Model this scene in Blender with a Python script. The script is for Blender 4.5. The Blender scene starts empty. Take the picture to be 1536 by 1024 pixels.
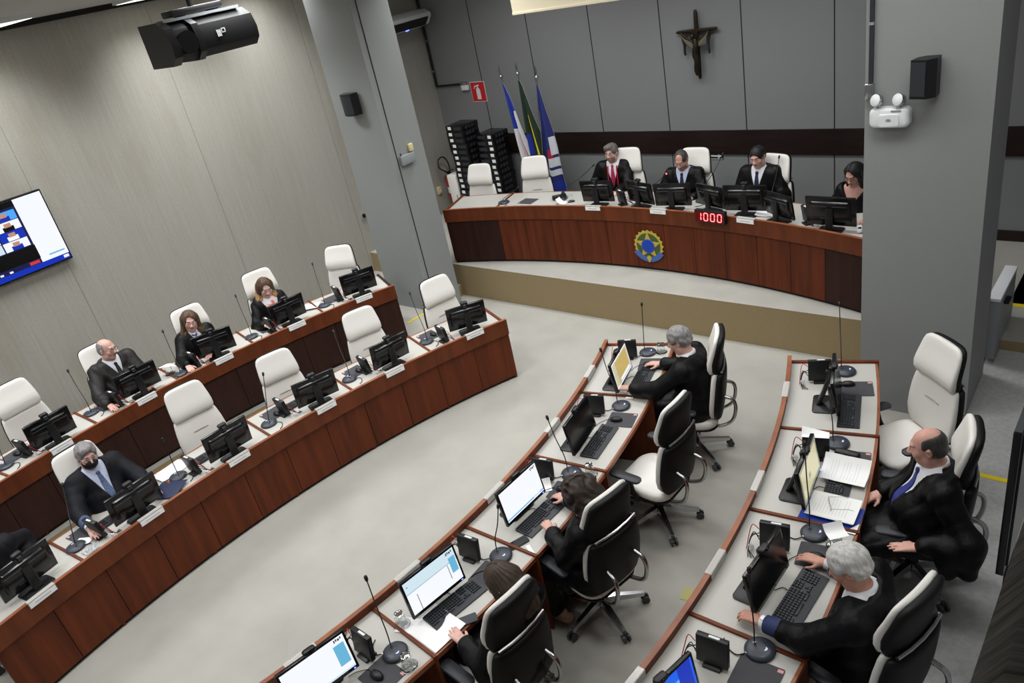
import bpy, bmesh, math, random
import numpy as np
from mathutils import Vector, Matrix, Euler, Quaternion
random.seed(7)
C = bpy.context.scene.collection
sin, cos, pi, R_ = math.sin, math.cos, math.pi, math.radians
V = Vector

# ---------------------------------------------------------------- materials
def lin(c):
    return tuple(((x / 255) / 12.92 if x / 255 <= .04045 else ((x / 255 + .055) / 1.055) ** 2.4) for x in c) + (1,)

def mat(name, col, rough=.5, metal=0, emit=None, estr=0, noise=None, bump=None, spec=None, trans=0, ior=1.45, alpha=1, coat=0):
    """noise=(scale xyz, detail, second colour, low, high)  bump=(scale xyz, strength, distance)"""
    m = bpy.data.materials.new(name); m.use_nodes = True
    n = m.node_tree.nodes; l = m.node_tree.links
    p = n['Principled BSDF']
    p.inputs['Base Color'].default_value = lin(col)
    p.inputs['Roughness'].default_value = rough
    p.inputs['Metallic'].default_value = metal
    p.inputs['IOR'].default_value = ior
    if spec is not None: p.inputs['Specular IOR Level'].default_value = spec
    if trans: p.inputs['Transmission Weight'].default_value = trans
    if alpha < 1: p.inputs['Alpha'].default_value = alpha
    if coat: p.inputs['Coat Weight'].default_value = coat
    if emit:
        p.inputs['Emission Color'].default_value = lin(emit)
        p.inputs['Emission Strength'].default_value = estr
    tc = None
    def coords(sc):
        nonlocal tc
        if tc is None: tc = n.new('ShaderNodeTexCoord')
        mp = n.new('ShaderNodeMapping'); mp.inputs['Scale'].default_value = sc
        l.new(tc.outputs['Object'], mp.inputs['Vector'])
        return mp.outputs['Vector']
    if noise:
        sc, det, col2, lo, hi = noise
        t = n.new('ShaderNodeTexNoise'); t.inputs['Scale'].default_value = 1; t.inputs['Detail'].default_value = det
        l.new(coords(sc), t.inputs['Vector'])
        r = n.new('ShaderNodeValToRGB')
        r.color_ramp.elements[0].position = lo; r.color_ramp.elements[0].color = lin(col)
        r.color_ramp.elements[1].position = hi; r.color_ramp.elements[1].color = lin(col2)
        l.new(t.outputs['Fac'], r.inputs['Fac']); l.new(r.outputs['Color'], p.inputs['Base Color'])
    if bump:
        sc, st, di = bump
        t = n.new('ShaderNodeTexNoise'); t.inputs['Scale'].default_value = 1; t.inputs['Detail'].default_value = 3
        l.new(coords(sc), t.inputs['Vector'])
        b = n.new('ShaderNodeBump'); b.inputs['Strength'].default_value = st; b.inputs['Distance'].default_value = di
        l.new(t.outputs['Fac'], b.inputs['Height']); l.new(b.outputs['Normal'], p.inputs['Normal'])
    return m

def stain_wall(name, col, streak, stain):
    """woven wall cloth: fine upright threads, long soft streaks and a few brown water stains"""
    m = mat(name, col, .9)
    n = m.node_tree.nodes; l = m.node_tree.links; p = n['Principled BSDF']
    tc = n.new('ShaderNodeTexCoord')
    def nz(sc, det):
        mp = n.new('ShaderNodeMapping'); mp.inputs['Scale'].default_value = sc
        l.new(tc.outputs['Object'], mp.inputs['Vector'])
        t = n.new('ShaderNodeTexNoise'); t.inputs['Scale'].default_value = 1; t.inputs['Detail'].default_value = det
        l.new(mp.outputs['Vector'], t.inputs['Vector']); return t.outputs['Fac']
    def ramp(f, a, b, lo, hi):
        r = n.new('ShaderNodeValToRGB')
        r.color_ramp.elements[0].position = lo; r.color_ramp.elements[0].color = a
        r.color_ramp.elements[1].position = hi; r.color_ramp.elements[1].color = b
        l.new(f, r.inputs['Fac']); return r.outputs['Color']
    def mix(f, a, b):
        x = n.new('ShaderNodeMix'); x.data_type = 'RGBA'
        if isinstance(f, float): x.inputs[0].default_value = f
        else: l.new(f, x.inputs[0])
        for s, v in ((6, a), (7, b)):
            if isinstance(v, tuple): x.inputs[s].default_value = v
            else: l.new(v, x.inputs[s])
        return x.outputs[2]
    w, k = (1, 1, 1, 1), (0, 0, 0, 1)
    base = ramp(nz((60, 60, 1.2), 4), lin(col), lin(streak), .35, .65)
    weave = ramp(nz((160, 160, 160), 2), (.8, .8, .8, 1), (1.1, 1.1, 1.1, 1), .3, .7)
    mul = n.new('ShaderNodeMix'); mul.data_type = 'RGBA'; mul.blend_type = 'MULTIPLY'; mul.inputs[0].default_value = 1
    l.new(base, mul.inputs[6]); l.new(weave, mul.inputs[7])
    blot = ramp(nz((1.3, 1.3, .45), 5), k, (.55, .55, .55, 1), .56, .78)
    l.new(mix(blot, mul.outputs[2], lin(stain)), p.inputs['Base Color'])
    return m

M = {}
M['wood'] = mat('reddish wood', (112, 56, 28), .5, noise=((9, 9, 1.6), 8, (84, 40, 20), .3, .75), spec=.3)
M['wood_panel'] = mat('reddish veneer', (108, 51, 25), .55, noise=((14, 14, 1.0), 9, (76, 34, 17), .28, .72), spec=.25)
M['wood_deep'] = mat('darker panel tone', (58, 33, 25), .55, noise=((14, 14, 1.0), 9, (42, 23, 18), .28, .72), spec=.25)  # darker copy of the panel wood: table ends, outer row under the TV
M['wood_edge'] = mat('worn wood edge', (150, 90, 58), .4, noise=((6, 6, 6), 6, (120, 66, 42), .35, .7))
M['wood_dark'] = mat('dark stained wood', (40, 26, 22), .4, noise=((2, 2, 22), 5, (26, 17, 15), .3, .7))
M['laminate'] = mat('beige desk laminate', (182, 180, 173), .42)
M['carpet'] = mat('beige carpet', (168, 166, 158), .97, noise=((2.2, 2.2, 2.2), 9, (156, 154, 146), .3, .75), bump=((220, 220, 220), .5, .004))
M['carpet_tan'] = mat('tan riser carpet', (152, 135, 102), .97, noise=((90, 90, 90), 3, (142, 125, 93), .3, .7), bump=((220, 220, 220), .5, .004))
M['carpet_grey'] = mat('grey carpet', (172, 172, 171), .97, noise=((30, 30, 30), 6, (156, 156, 155), .3, .7), bump=((220, 220, 220), .5, .004))
M['cloth_wall'] = stain_wall('beige wall cloth', (160, 157, 148), (167, 164, 155), (132, 118, 96))
M['panel_grey'] = mat('grey cloth panel', (134, 136, 137), .85, noise=((120, 120, 120), 3, (122, 124, 125), .3, .7))
M['pillar'] = mat('grey pillar laminate', (146, 149, 148), .7, noise=((140, 140, 140), 3, (136, 139, 138), .3, .7))
M['ceiling'] = mat('white ceiling', (172, 171, 168), .9)
M['gap'] = mat('dark joint', (26, 25, 25), .8)
M['leather'] = mat('off-white leather', (226, 223, 217), .45, bump=((180, 180, 180), .12, .002))
M['shell'] = mat('black chair shell', (15, 15, 16), .55, spec=.3, bump=((260, 260, 260), .2, .002))
M['chrome'] = mat('polished aluminium', (190, 190, 192), .22, 1)
M['castor'] = mat('grey castor', (58, 60, 64), .35)
M['black'] = mat('black plastic', (22, 22, 24), .42)
M['gloss'] = mat('glossy black plastic', (16, 16, 18), .22)
M['dark'] = mat('charcoal plastic', (44, 46, 51), .5)
M['mic'] = mat('dark grey microphone', (52, 57, 66), .38)
M['seam'] = mat('wall cloth seam', (132, 128, 118), .95)
M['pad'] = mat('grey mouse mat', (66, 66, 70), .8)
M['white'] = mat('white plastic', (228, 230, 232), .35)
M['paper'] = mat('white paper', (246, 246, 245), .75)
M['print'] = mat('printed grey lines', (196, 198, 204), .8)
M['red'] = mat('red paint', (186, 26, 30), .4)
M['sign_red'] = mat('red sign', (200, 34, 38), .5)
M['yellow'] = mat('yellow tape', (222, 198, 20), .6)
M['grey_box'] = mat('grey metal box', (142, 146, 150), .5)
M['glass'] = mat('clear glass', (250, 252, 252), .02, trans=1, ior=1.45)
M['acrylic'] = mat('clear acrylic', (226, 226, 222), .15, alpha=.45)
M['blue'] = mat('royal blue', (28, 58, 150), .5)
M['navy'] = mat('navy blue', (28, 38, 70), .6)
M['steel'] = mat('brushed steel', (150, 150, 152), .35, 1)
M['parapet'] = mat('ribbed grey upholstery', (104, 103, 100), .98, noise=((9, 90, 9), 6, (72, 71, 69), .3, .72), bump=((6, 70, 6), .9, .02))
M['cream'] = mat('cream projection cloth', (206, 196, 170), .85)
M['brass'] = mat('aged bronze', (58, 50, 42), .4, .8)
M['key'] = mat('black keycaps', (30, 32, 37), .42)
M['redled'] = mat('red led digits', (255, 60, 60), .4, emit=(255, 70, 70), estr=9)
M['blueled'] = mat('blue led', (90, 110, 255), .4, emit=(80, 100, 255), estr=5)
M['cable'] = mat('black cable', (18, 18, 20), .5)

# ---------------------------------------------------------------- mesh builder
class MB:
    def __init__(self): self.bm = bmesh.new()
    def face(self, vs, mi=0):
        try: f = self.bm.faces.new(vs)
        except ValueError: return None
        f.material_index = mi; return f
    def loft(self, rings, mi=0, close=True, cap=True, T=None):
        rows = [[self.bm.verts.new((T @ V(p)) if T else V(p)) for p in r] for r in rings]
        n = len(rows[0])
        for a, b in zip(rows, rows[1:]):
            for i in range(n if close else n - 1):
                j = (i + 1) % n
                self.face((a[i], a[j], b[j], b[i]), mi)
        if cap and close:
            self.face(rows[0][::-1], mi); self.face(rows[-1], mi)
        return self
    def box(self, c, s, T=None, mi=0, bev=0, rot=None):
        """box centred at c with size s; bev rounds all its edges"""
        L = Matrix.Translation(V(c))
        if rot: L = L @ Euler(rot).to_matrix().to_4x4()
        if T: L = T @ L
        t = bmesh.new(); bmesh.ops.create_cube(t, size=1)
        bmesh.ops.scale(t, vec=V(s), verts=t.verts)
        if bev: bmesh.ops.bevel(t, geom=t.edges[:], offset=min(bev, min(s) * .49), segments=2, affect='EDGES', profile=.5)
        bmesh.ops.transform(t, matrix=L, verts=t.verts)
        return self.add(t, mi)
    def add(self, t, mi=0):
        mp = {v: self.bm.verts.new(v.co) for v in t.verts}
        for f in t.faces: self.face([mp[v] for v in f.verts], mi)
        t.free(); return self
    def tube(self, pts, r, n=8, mi=0, T=None, cap=True):
        pts = [V(p) for p in pts]; k = len(pts)
        rs = r if isinstance(r, (list, tuple)) else [r] * k
        tan = [(pts[min(i + 1, k - 1)] - pts[max(i - 1, 0)]).normalized() for i in range(k)]
        u = tan[0].orthogonal().normalized(); rings = []
        for i in range(k):
            u = (u - tan[i] * u.dot(tan[i])).normalized(); w = tan[i].cross(u)
            rings.append([pts[i] + (u * cos(2 * pi * j / n) + w * sin(2 * pi * j / n)) * rs[i] for j in range(n)])
        return self.loft(rings, mi, True, cap, T)
    def lathe(self, prof, n=20, mi=0, T=None, cap=True):
        return self.loft([[(max(r, 1e-4) * cos(2 * pi * j / n), max(r, 1e-4) * sin(2 * pi * j / n), z) for j in range(n)] for r, z in prof], mi, True, cap, T)
    def prism(self, poly, z0, z1, mi=0, T=None):
        return self.loft([[(x, y, z0) for x, y in poly], [(x, y, z1) for x, y in poly]], mi, True, True, T)
    def arc(self, c, r0, r1, a0, a1, z0, z1, mi=0, step=1.2):
        n = max(1, int(math.ceil(abs(a1 - a0) / step)))
        rings = []
        for i in range(n + 1):
            a = R_(a0 + (a1 - a0) * i / n); x, y = cos(a), sin(a)
            rings.append([(c[0] + r0 * x, c[1] + r0 * y, z0), (c[0] + r1 * x, c[1] + r1 * y, z0), (c[0] + r1 * x, c[1] + r1 * y, z1), (c[0] + r0 * x, c[1] + r0 * y, z1)])
        return self.loft(rings, mi)
    def ball(self, c, r, mi=0, T=None, u=14, v=9):
        r = (r, r, r) if not isinstance(r, (tuple, list)) else r
        t = bmesh.new(); bmesh.ops.create_uvsphere(t, u_segments=u, v_segments=v, radius=1)
        bmesh.ops.scale(t, vec=V(r), verts=t.verts); bmesh.ops.translate(t, vec=V(c), verts=t.verts)
        if T: bmesh.ops.transform(t, matrix=T, verts=t.verts)
        return self.add(t, mi)
    def grid(self, nu, nv, fn, mi=None, thick=None):
        """fn(u, v) -> point; mi(u, v) -> material index of the cell"""
        P = [[self.bm.verts.new(V(fn(i / nu, j / nv))) for i in range(nu + 1)] for j in range(nv + 1)]
        for j in range(nv):
            for i in range(nu):
                self.face((P[j][i], P[j][i + 1], P[j + 1][i + 1], P[j + 1][i]), mi((i + .5) / nu, (j + .5) / nv) if mi else 0)
        return self
    def sheet(self, nu, nv, fn, off, mi=None):
        """a grid with real thickness: its twin lies at the offset vector and the rim is closed"""
        off = V(off); g = [[[self.bm.verts.new(V(fn(i / nu, j / nv)) + off * k) for i in range(nu + 1)] for j in range(nv + 1)] for k in (0, 1)]
        for k in (0, 1):
            for j in range(nv):
                for i in range(nu):
                    q = (g[k][j][i], g[k][j][i + 1], g[k][j + 1][i + 1], g[k][j + 1][i])
                    self.face(q if k else q[::-1], mi((i + .5) / nu, (j + .5) / nv) if mi else 0)
        rim = [(0, i) for i in range(nu)] + [(j, nu) for j in range(nv)] + [(nv, i) for i in range(nu, 0, -1)] + [(j, 0) for j in range(nv, 0, -1)]
        for (a, b_), (c, d) in zip(rim, rim[1:] + rim[:1]): self.face((g[0][a][b_], g[0][c][d], g[1][c][d], g[1][a][b_]))
        return self
    def build(self, name, mats, parent=None, loc=None, rot=None, smooth=35):
        me = bpy.data.meshes.new(name)
        bmesh.ops.recalc_face_normals(self.bm, faces=self.bm.faces[:])
        self.bm.to_mesh(me); self.bm.free()
        for m in (mats if isinstance(mats, (list, tuple)) else [mats]): me.materials.append(M[m] if isinstance(m, str) else m)
        if smooth:
            me.polygons.foreach_set('use_smooth', [True] * len(me.polygons))
            me.set_sharp_from_angle(angle=R_(smooth))
        o = bpy.data.objects.new(name, me); C.objects.link(o)
        if parent: o.parent = parent
        if loc is not None: o.location = loc
        if rot is not None: o.rotation_euler = rot
        return o

def tag(o, label, cat, group=None, kind=None):
    o['label'] = label; o['category'] = cat
    if group: o['group'] = group
    if kind: o['kind'] = kind
    return o
def thing(name, label, cat, loc=(0, 0, 0), rz=0, group=None):
    o = bpy.data.objects.new(name, None); C.objects.link(o)
    o.empty_display_size = .1; o.location = loc; o.rotation_euler = (0, 0, rz)
    return tag(o, label, cat, group)
def copy_tree(o, parent=None):
    kids = [k for k in bpy.data.objects if k.parent is o]
    c = o.copy(); C.objects.link(c)
    if parent: c.parent = parent
    for k in kids: copy_tree(k, c)
    return c
def struct(mb, name, m, label=None, **k):
    o = mb.build(name, m, **k); o['kind'] = 'structure'
    if label: o['label'] = label
    return o
def spline(pts, n=10):
    """Catmull-Rom through pts"""
    pts = [V(p) for p in pts]; P = [2 * pts[0] - pts[1]] + pts + [2 * pts[-1] - pts[-2]]; out = []
    for i in range(1, len(P) - 2):
        for k in range(n):
            t = k / n; a, b, c, d = P[i - 1:i + 3]
            out.append(.5 * ((2 * b) + (c - a) * t + (2 * a - 5 * b + 4 * c - d) * t * t + (3 * b - a - 3 * c + d) * t ** 3))
    return out + [pts[-1]]
def rrect(w, h, r, n=4):
    """rounded rectangle outline, counter-clockwise"""
    out = []
    for cx, cy, a0 in ((w / 2 - r, h / 2 - r, 0), (-w / 2 + r, h / 2 - r, 90), (-w / 2 + r, -h / 2 + r, 180), (w / 2 - r, -h / 2 + r, 270)):
        for i in range(n + 1):
            a = R_(a0 + 90 * i / n); out.append((cx + r * cos(a), cy + r * sin(a)))
    return out

# ---------------------------------------------------------------- plan of the room (metres, z = 0 on the carpet of the well)
ROW = {
    'LF': dict(c=(2.902, 1.925), R=9.249, zf=0, top=.72, lip=.785),
    'LR': dict(c=(.127, 2.244), R=8.353, zf=.17, top=.89, lip=.95),
    'RF': dict(c=(-12.188, 2.612), R=8.474, zf=0, top=.72, lip=.785),
    'RR': dict(c=(-10.231, 2.608), R=8.43, zf=.17, top=.89, lip=.95),
    'DS': dict(c=(-5.034, -1.27), R=8.987, zf=.5, top=1.30, lip=1.342),
}
PH = {'LF': 'inner row on the TV side', 'LR': 'outer row under the TV', 'RF': 'inner row opposite the TV', 'RR': 'outer row opposite the TV', 'DS': 'raised head table'}
ORD = ['', 'first', 'second', 'third', 'fourth', 'fifth', 'sixth']
def at(row, a, dr, z=None):
    q = ROW[row]; r = q['R'] + dr
    return V((q['c'][0] + r * cos(R_(a)), q['c'][1] + r * sin(R_(a)), q['top'] if z is None else z))
def seat(row, n): return f'{ORD[n]} from the head table, {PH[row]}'
# ---------------------------------------------------------------- camera
cam_d = bpy.data.cameras.new('camera'); cam = bpy.data.objects.new('camera', cam_d); C.objects.link(cam)
F_, YAW, PIT, ROL = 1145.294, .787795, .470117, -.216157
fwd = V((-sin(YAW) * cos(PIT), cos(YAW) * cos(PIT), -sin(PIT))); rt = V((cos(YAW), sin(YAW), 0)); up = rt.cross(fwd)
rt2 = rt * cos(ROL) + up * sin(ROL); up2 = -rt * sin(ROL) + up * cos(ROL)
cam.matrix_world = Matrix(((rt2.x, up2.x, -fwd.x, 0), (rt2.y, up2.y, -fwd.y, 0), (rt2.z, up2.z, -fwd.z, 4.5), (0, 0, 0, 1)))
cam_d.sensor_width = 36; cam_d.lens = F_ * 36 / 1536; cam_d.clip_start = .05
bpy.context.scene.camera = cam

# ---------------------------------------------------------------- shell
XL, YB, ZC = -10.03, 9.5, 4.8
b = MB(); b.box((-4, 2.5, -.1), (12.4, 14.4, .2)); struct(b, 'floor', 'carpet', 'beige carpet of the open floor between the desk rows')
b = MB(); b.box((XL - .1, 2.5, 2.3), (.2, 14.4, 5.2)); struct(b, 'wall_left', 'cloth_wall', 'beige cloth wall behind the screen')
b = MB(); b.box((-4, YB + .1, 2.3), (12.4, .2, 5.2)); struct(b, 'wall_back', 'panel_grey', 'grey panelled wall behind the head table')
b = MB()
for x in (-8.93, -7.81, -6.69, -5.57, -4.44, -3.32, -2.2, -1.08): b.box((x, YB - .001, 2.65), (.012, .006, 4.3))
struct(b, 'trim_1', 'gap')
b = MB(); b.box((-4.2, YB - .012, 1.635), (11.6, .03, .32)); struct(b, 'trim_2', 'wood_dark', 'dark wooden band along the grey wall')
b = MB(); b.box((-4, 2.5, ZC + .1), (12.4, 14.4, .2)); struct(b, 'ceiling', 'ceiling')
b = MB()
for y in (-1.35, .77, 2.89, 5.01, 7.13): b.box((XL + .001, y, 2.4), (.003, .005, 4.6))
struct(b, 'trim_3', 'seam')
b = MB(); b.box((XL + .02, 2.5, ZC - .03), (.05, 14, .06)); struct(b, 'trim_4', 'gap')
b = MB(); b.box((-1.0, YB - .02, .56), (1.2, .03, .12)); struct(b, 'baseboard_back', 'wood_dark')

# raised platforms
def arcslab(q, r0, a0, a1, xs, z0, z1, name, extra=None, m=('carpet', 'carpet_tan')):
    """platform whose curved edge follows a desk row and whose far edge lies on x = xs"""
    n = 40; pts = []
    for i in range(n + 1):
        a = R_(a0 + (a1 - a0) * i / n); pts.append((q['c'][0] + r0 * cos(a), q['c'][1] + r0 * sin(a)))
    poly = pts + (extra or [(xs, pts[-1][1]), (xs, pts[0][1])])
    bb = MB(); lo = [bb.bm.verts.new((x, y, z0)) for x, y in poly]; hi = [bb.bm.verts.new((x, y, z1)) for x, y in poly]
    bb.face(hi, 0); k = len(poly)
    for i in range(k): bb.face((lo[i], lo[(i + 1) % k], hi[(i + 1) % k], hi[i]), 1)
    return struct(bb, name, list(m), smooth=0)
arcslab(ROW['LR'], ROW['LR']['R'] - .06, 154.2, 209, XL, 0, .17, 'platform_under_tv', extra=[(XL, -3.6), (XL, 7.35), (-8.05, 7.35), (-7.84, 6.36), (-7.84, 6.27)])
arcslab(ROW['RR'], ROW['RR']['R'] - .06, 23.5, -25, 0, 0, .17, 'platform_opposite_tv', extra=[(2.2, -2), (2.2, 5.56), (2.2, 6.6), (-1.6, 6.6), (-2.3, 6.4)])
b = MB(); b.box((-4.5, 8.34, .25), (11.1, 2.32, .5), mi=0)
o = struct(b, 'dais', ['carpet', 'carpet_tan'], 'carpeted dais under the head table', smooth=0)
for f in o.data.polygons: f.material_index = 0 if f.normal.z > .5 else 1
# grey ramp past the pillar
b = MB(); b.loft([[(-1.1, 5.56, .171), (-1.1, 7.9, .5), (-1.1, 9.5, .5), (-1.1, 9.5, .1), (-1.1, 5.56, .1)], [(2.2, 5.56, .171), (2.2, 7.9, .5), (2.2, 9.5, .5), (2.2, 9.5, .1), (2.2, 5.56, .1)]])
b.box((.55, 1.8, .125), (3.3, 7.5, .1))
struct(b, 'ramp', 'carpet_grey', 'grey carpet ramp running past the wide pillar', smooth=0)
b = MB(); b.box((-1.115, 4.3, .173), (.03, 3.4, .01)); struct(b, 'trim_5', 'white')

# pillars
b = MB(); b.box((-8.235, 6.62, 2.35), (.87, .6, 4.9)); b.box((-7.797, 6.418, 2.4), (.006, .012, 4.8), mi=1)
struct(b, 'pillar_left', ['pillar', 'gap'], 'grey pillar between the screen wall and the head table', smooth=0)
b = MB(); b.box((-1.51, 6.5, 2.35), (.86, .6, 4.9))
struct(b, 'pillar_right', ['pillar', 'gap'], 'grey pillar with the emergency light', smooth=0)

# yellow edge strips
def strip(x, y, z, sx, sy, label):
    b = MB(); b.box((0, 0, .003), (sx, sy, .006))
    o = b.build('edge_strip', 'yellow', loc=(x, y, z)); tag(o, label, 'floor strip', 'yellow floor strips'); return o
o = strip(-7.868, 6.1, .17, .035, .37, 'yellow strip on the step edge by the pillar on the TV side')
o.rotation_euler = (0, 0, R_(-5))
strip(-1.15, 6.02, .17, .06, .3, 'short yellow strip at the foot of the pillar with the emergency light')
strip(-.72, 5.57, .173, .34, .045, 'yellow strip across the start of the grey ramp')
strip(-.98, 7.9, .5, .4, .06, 'yellow strip at the top of the grey ramp')
b = MB(); b.box((0, 0, .002), (.13, .12, .004))
o = b.build('floor_patch', mat('pale yellow tape', (168, 164, 104), .8), loc=(-2.29, 3.55, 0), rot=(0, 0, .2)); tag(o, 'pale yellow square patch on the carpet between the rows opposite the TV', 'floor patch')

# low partition beside the ramp
t = thing('low_partition', 'low grey partition with a white top beyond the pillar', 'partition', (-1.075, 7.3, .4))
b = MB(); b.box((0, 0, .31), (.09, .7, .58)); b.build('board', 'grey_box', t)
b = MB(); b.box((0, 0, .61), (.1, .72, .03), bev=.004); b.build('cap', 'white', t)
b = MB(); b.box((.065, -.1, .5), (.04, .12, .03), bev=.005); b.build('handle', 'black', t)

# gallery parapet close to the camera and dark panel beyond it
t = thing('gallery_parapet', 'ribbed dark grey upholstered parapet at the gallery edge', 'parapet', (.0, 0, 3.0))
b = MB()
prof = [(-.075, 0), (-.075, .78), (-.07, .86), (-.045, .91), (0, .925), (.05, .91), (.075, .86), (.08, .78), (.08, 0)]
b.loft([[(x, y, z) for x, z in prof] for y in (-.35, 1.9)]); b.build('padded_rail', 'parapet', t, smooth=60)
# ---------------------------------------------------------------- curved desks
DEPTH = .70
def desk(row, a_lo, a_hi, divs, ends, name, label, npan, grp='curved desk rows', low=None, deep=None):
    """a_lo < a_hi in degrees; divs = divider angles; ends = angles that carry an end board"""
    q = ROW[row]; c, R, zf, zt, zl = q['c'], q['R'], q['zf'], q['top'], q['lip']
    t = thing(name, label, 'desk', (0, 0, 0), 0, grp)
    b = MB(); b.arc(c, R, R + .028, a_lo, a_hi, zl - .19, zl - .006, 0); b.build('fascia', 'wood', t)
    b = MB(); b.arc(c, R - .003, R + .031, a_lo, a_hi, zl - .006, zl, 0); b.build('lip_edge', 'wood_edge', t)
    b = MB(); b.arc(c, R + .045, R + .06, a_lo + .05, a_hi - .05, zf, zt - .03, 0); b.build('backing', 'gap', t)
    da = (a_hi - a_lo) / npan
    for i in range(npan):
        g = math.degrees(.003 / R)
        b = MB(); b.arc(c, R + .022, R + .044, a_lo + da * i + g, a_lo + da * (i + 1) - g, zf + .035, zl - .185, 0, 1.2)
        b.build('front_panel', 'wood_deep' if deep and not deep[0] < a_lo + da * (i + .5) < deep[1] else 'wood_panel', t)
    b = MB(); b.arc(c, R + .028, R + DEPTH - .02, a_lo, a_hi, zt - .03, zt, 0); b.build('desktop', 'laminate', t)
    b = MB(); b.arc(c, R + DEPTH - .02, R + DEPTH, a_lo, a_hi, zt - .036, zt + .0008, 0); b.build('edge_trim', 'wood_edge', t)
    def board(a, nm, mm, th=.024, top=.016):
        T = Matrix.Translation((c[0], c[1], 0)) @ Matrix.Rotation(R_(a), 4, 'Z')
        z0 = zf if low is None else low
        b = MB(); b.box((R + .03 + (DEPTH - .02) / 2, 0, (z0 + zt + top) / 2), (DEPTH - .02, th, zt + top - z0), T, bev=.003); b.build(nm, mm, t)
    for a in divs: board(a, 'divider', 'wood')
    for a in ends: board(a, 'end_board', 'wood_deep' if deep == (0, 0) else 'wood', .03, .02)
    return t
desk('LF', 156.85, 191.4, [162.6, 168.6, 174.5, 180.3, 186.15], [156.95], 'curved_desk', 'curved reddish wooden desk, inner row on the TV side', 12)
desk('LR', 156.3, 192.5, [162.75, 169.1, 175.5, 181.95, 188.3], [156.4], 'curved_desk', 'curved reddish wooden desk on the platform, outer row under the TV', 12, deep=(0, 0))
desk('RF', -12.5, 20.2, [14.05, 7.35, 1.05, -5.2, -11.5], [20.1], 'curved_desk', 'curved reddish wooden desk, inner row opposite the TV', 11)
desk('RR', -10, 20.65, [13.9, 7.4, .75, -6], [20.5], 'curved_desk', 'curved reddish wooden desk, outer row opposite the TV', 11)
desk('DS', 69.6, 109.6, [104.4], [109.5, 69.7], 'head_table', 'long curved reddish wooden table on the dais below the crucifix', 15, None, low=1.17, deep=(74.5, 104.2))

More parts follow.
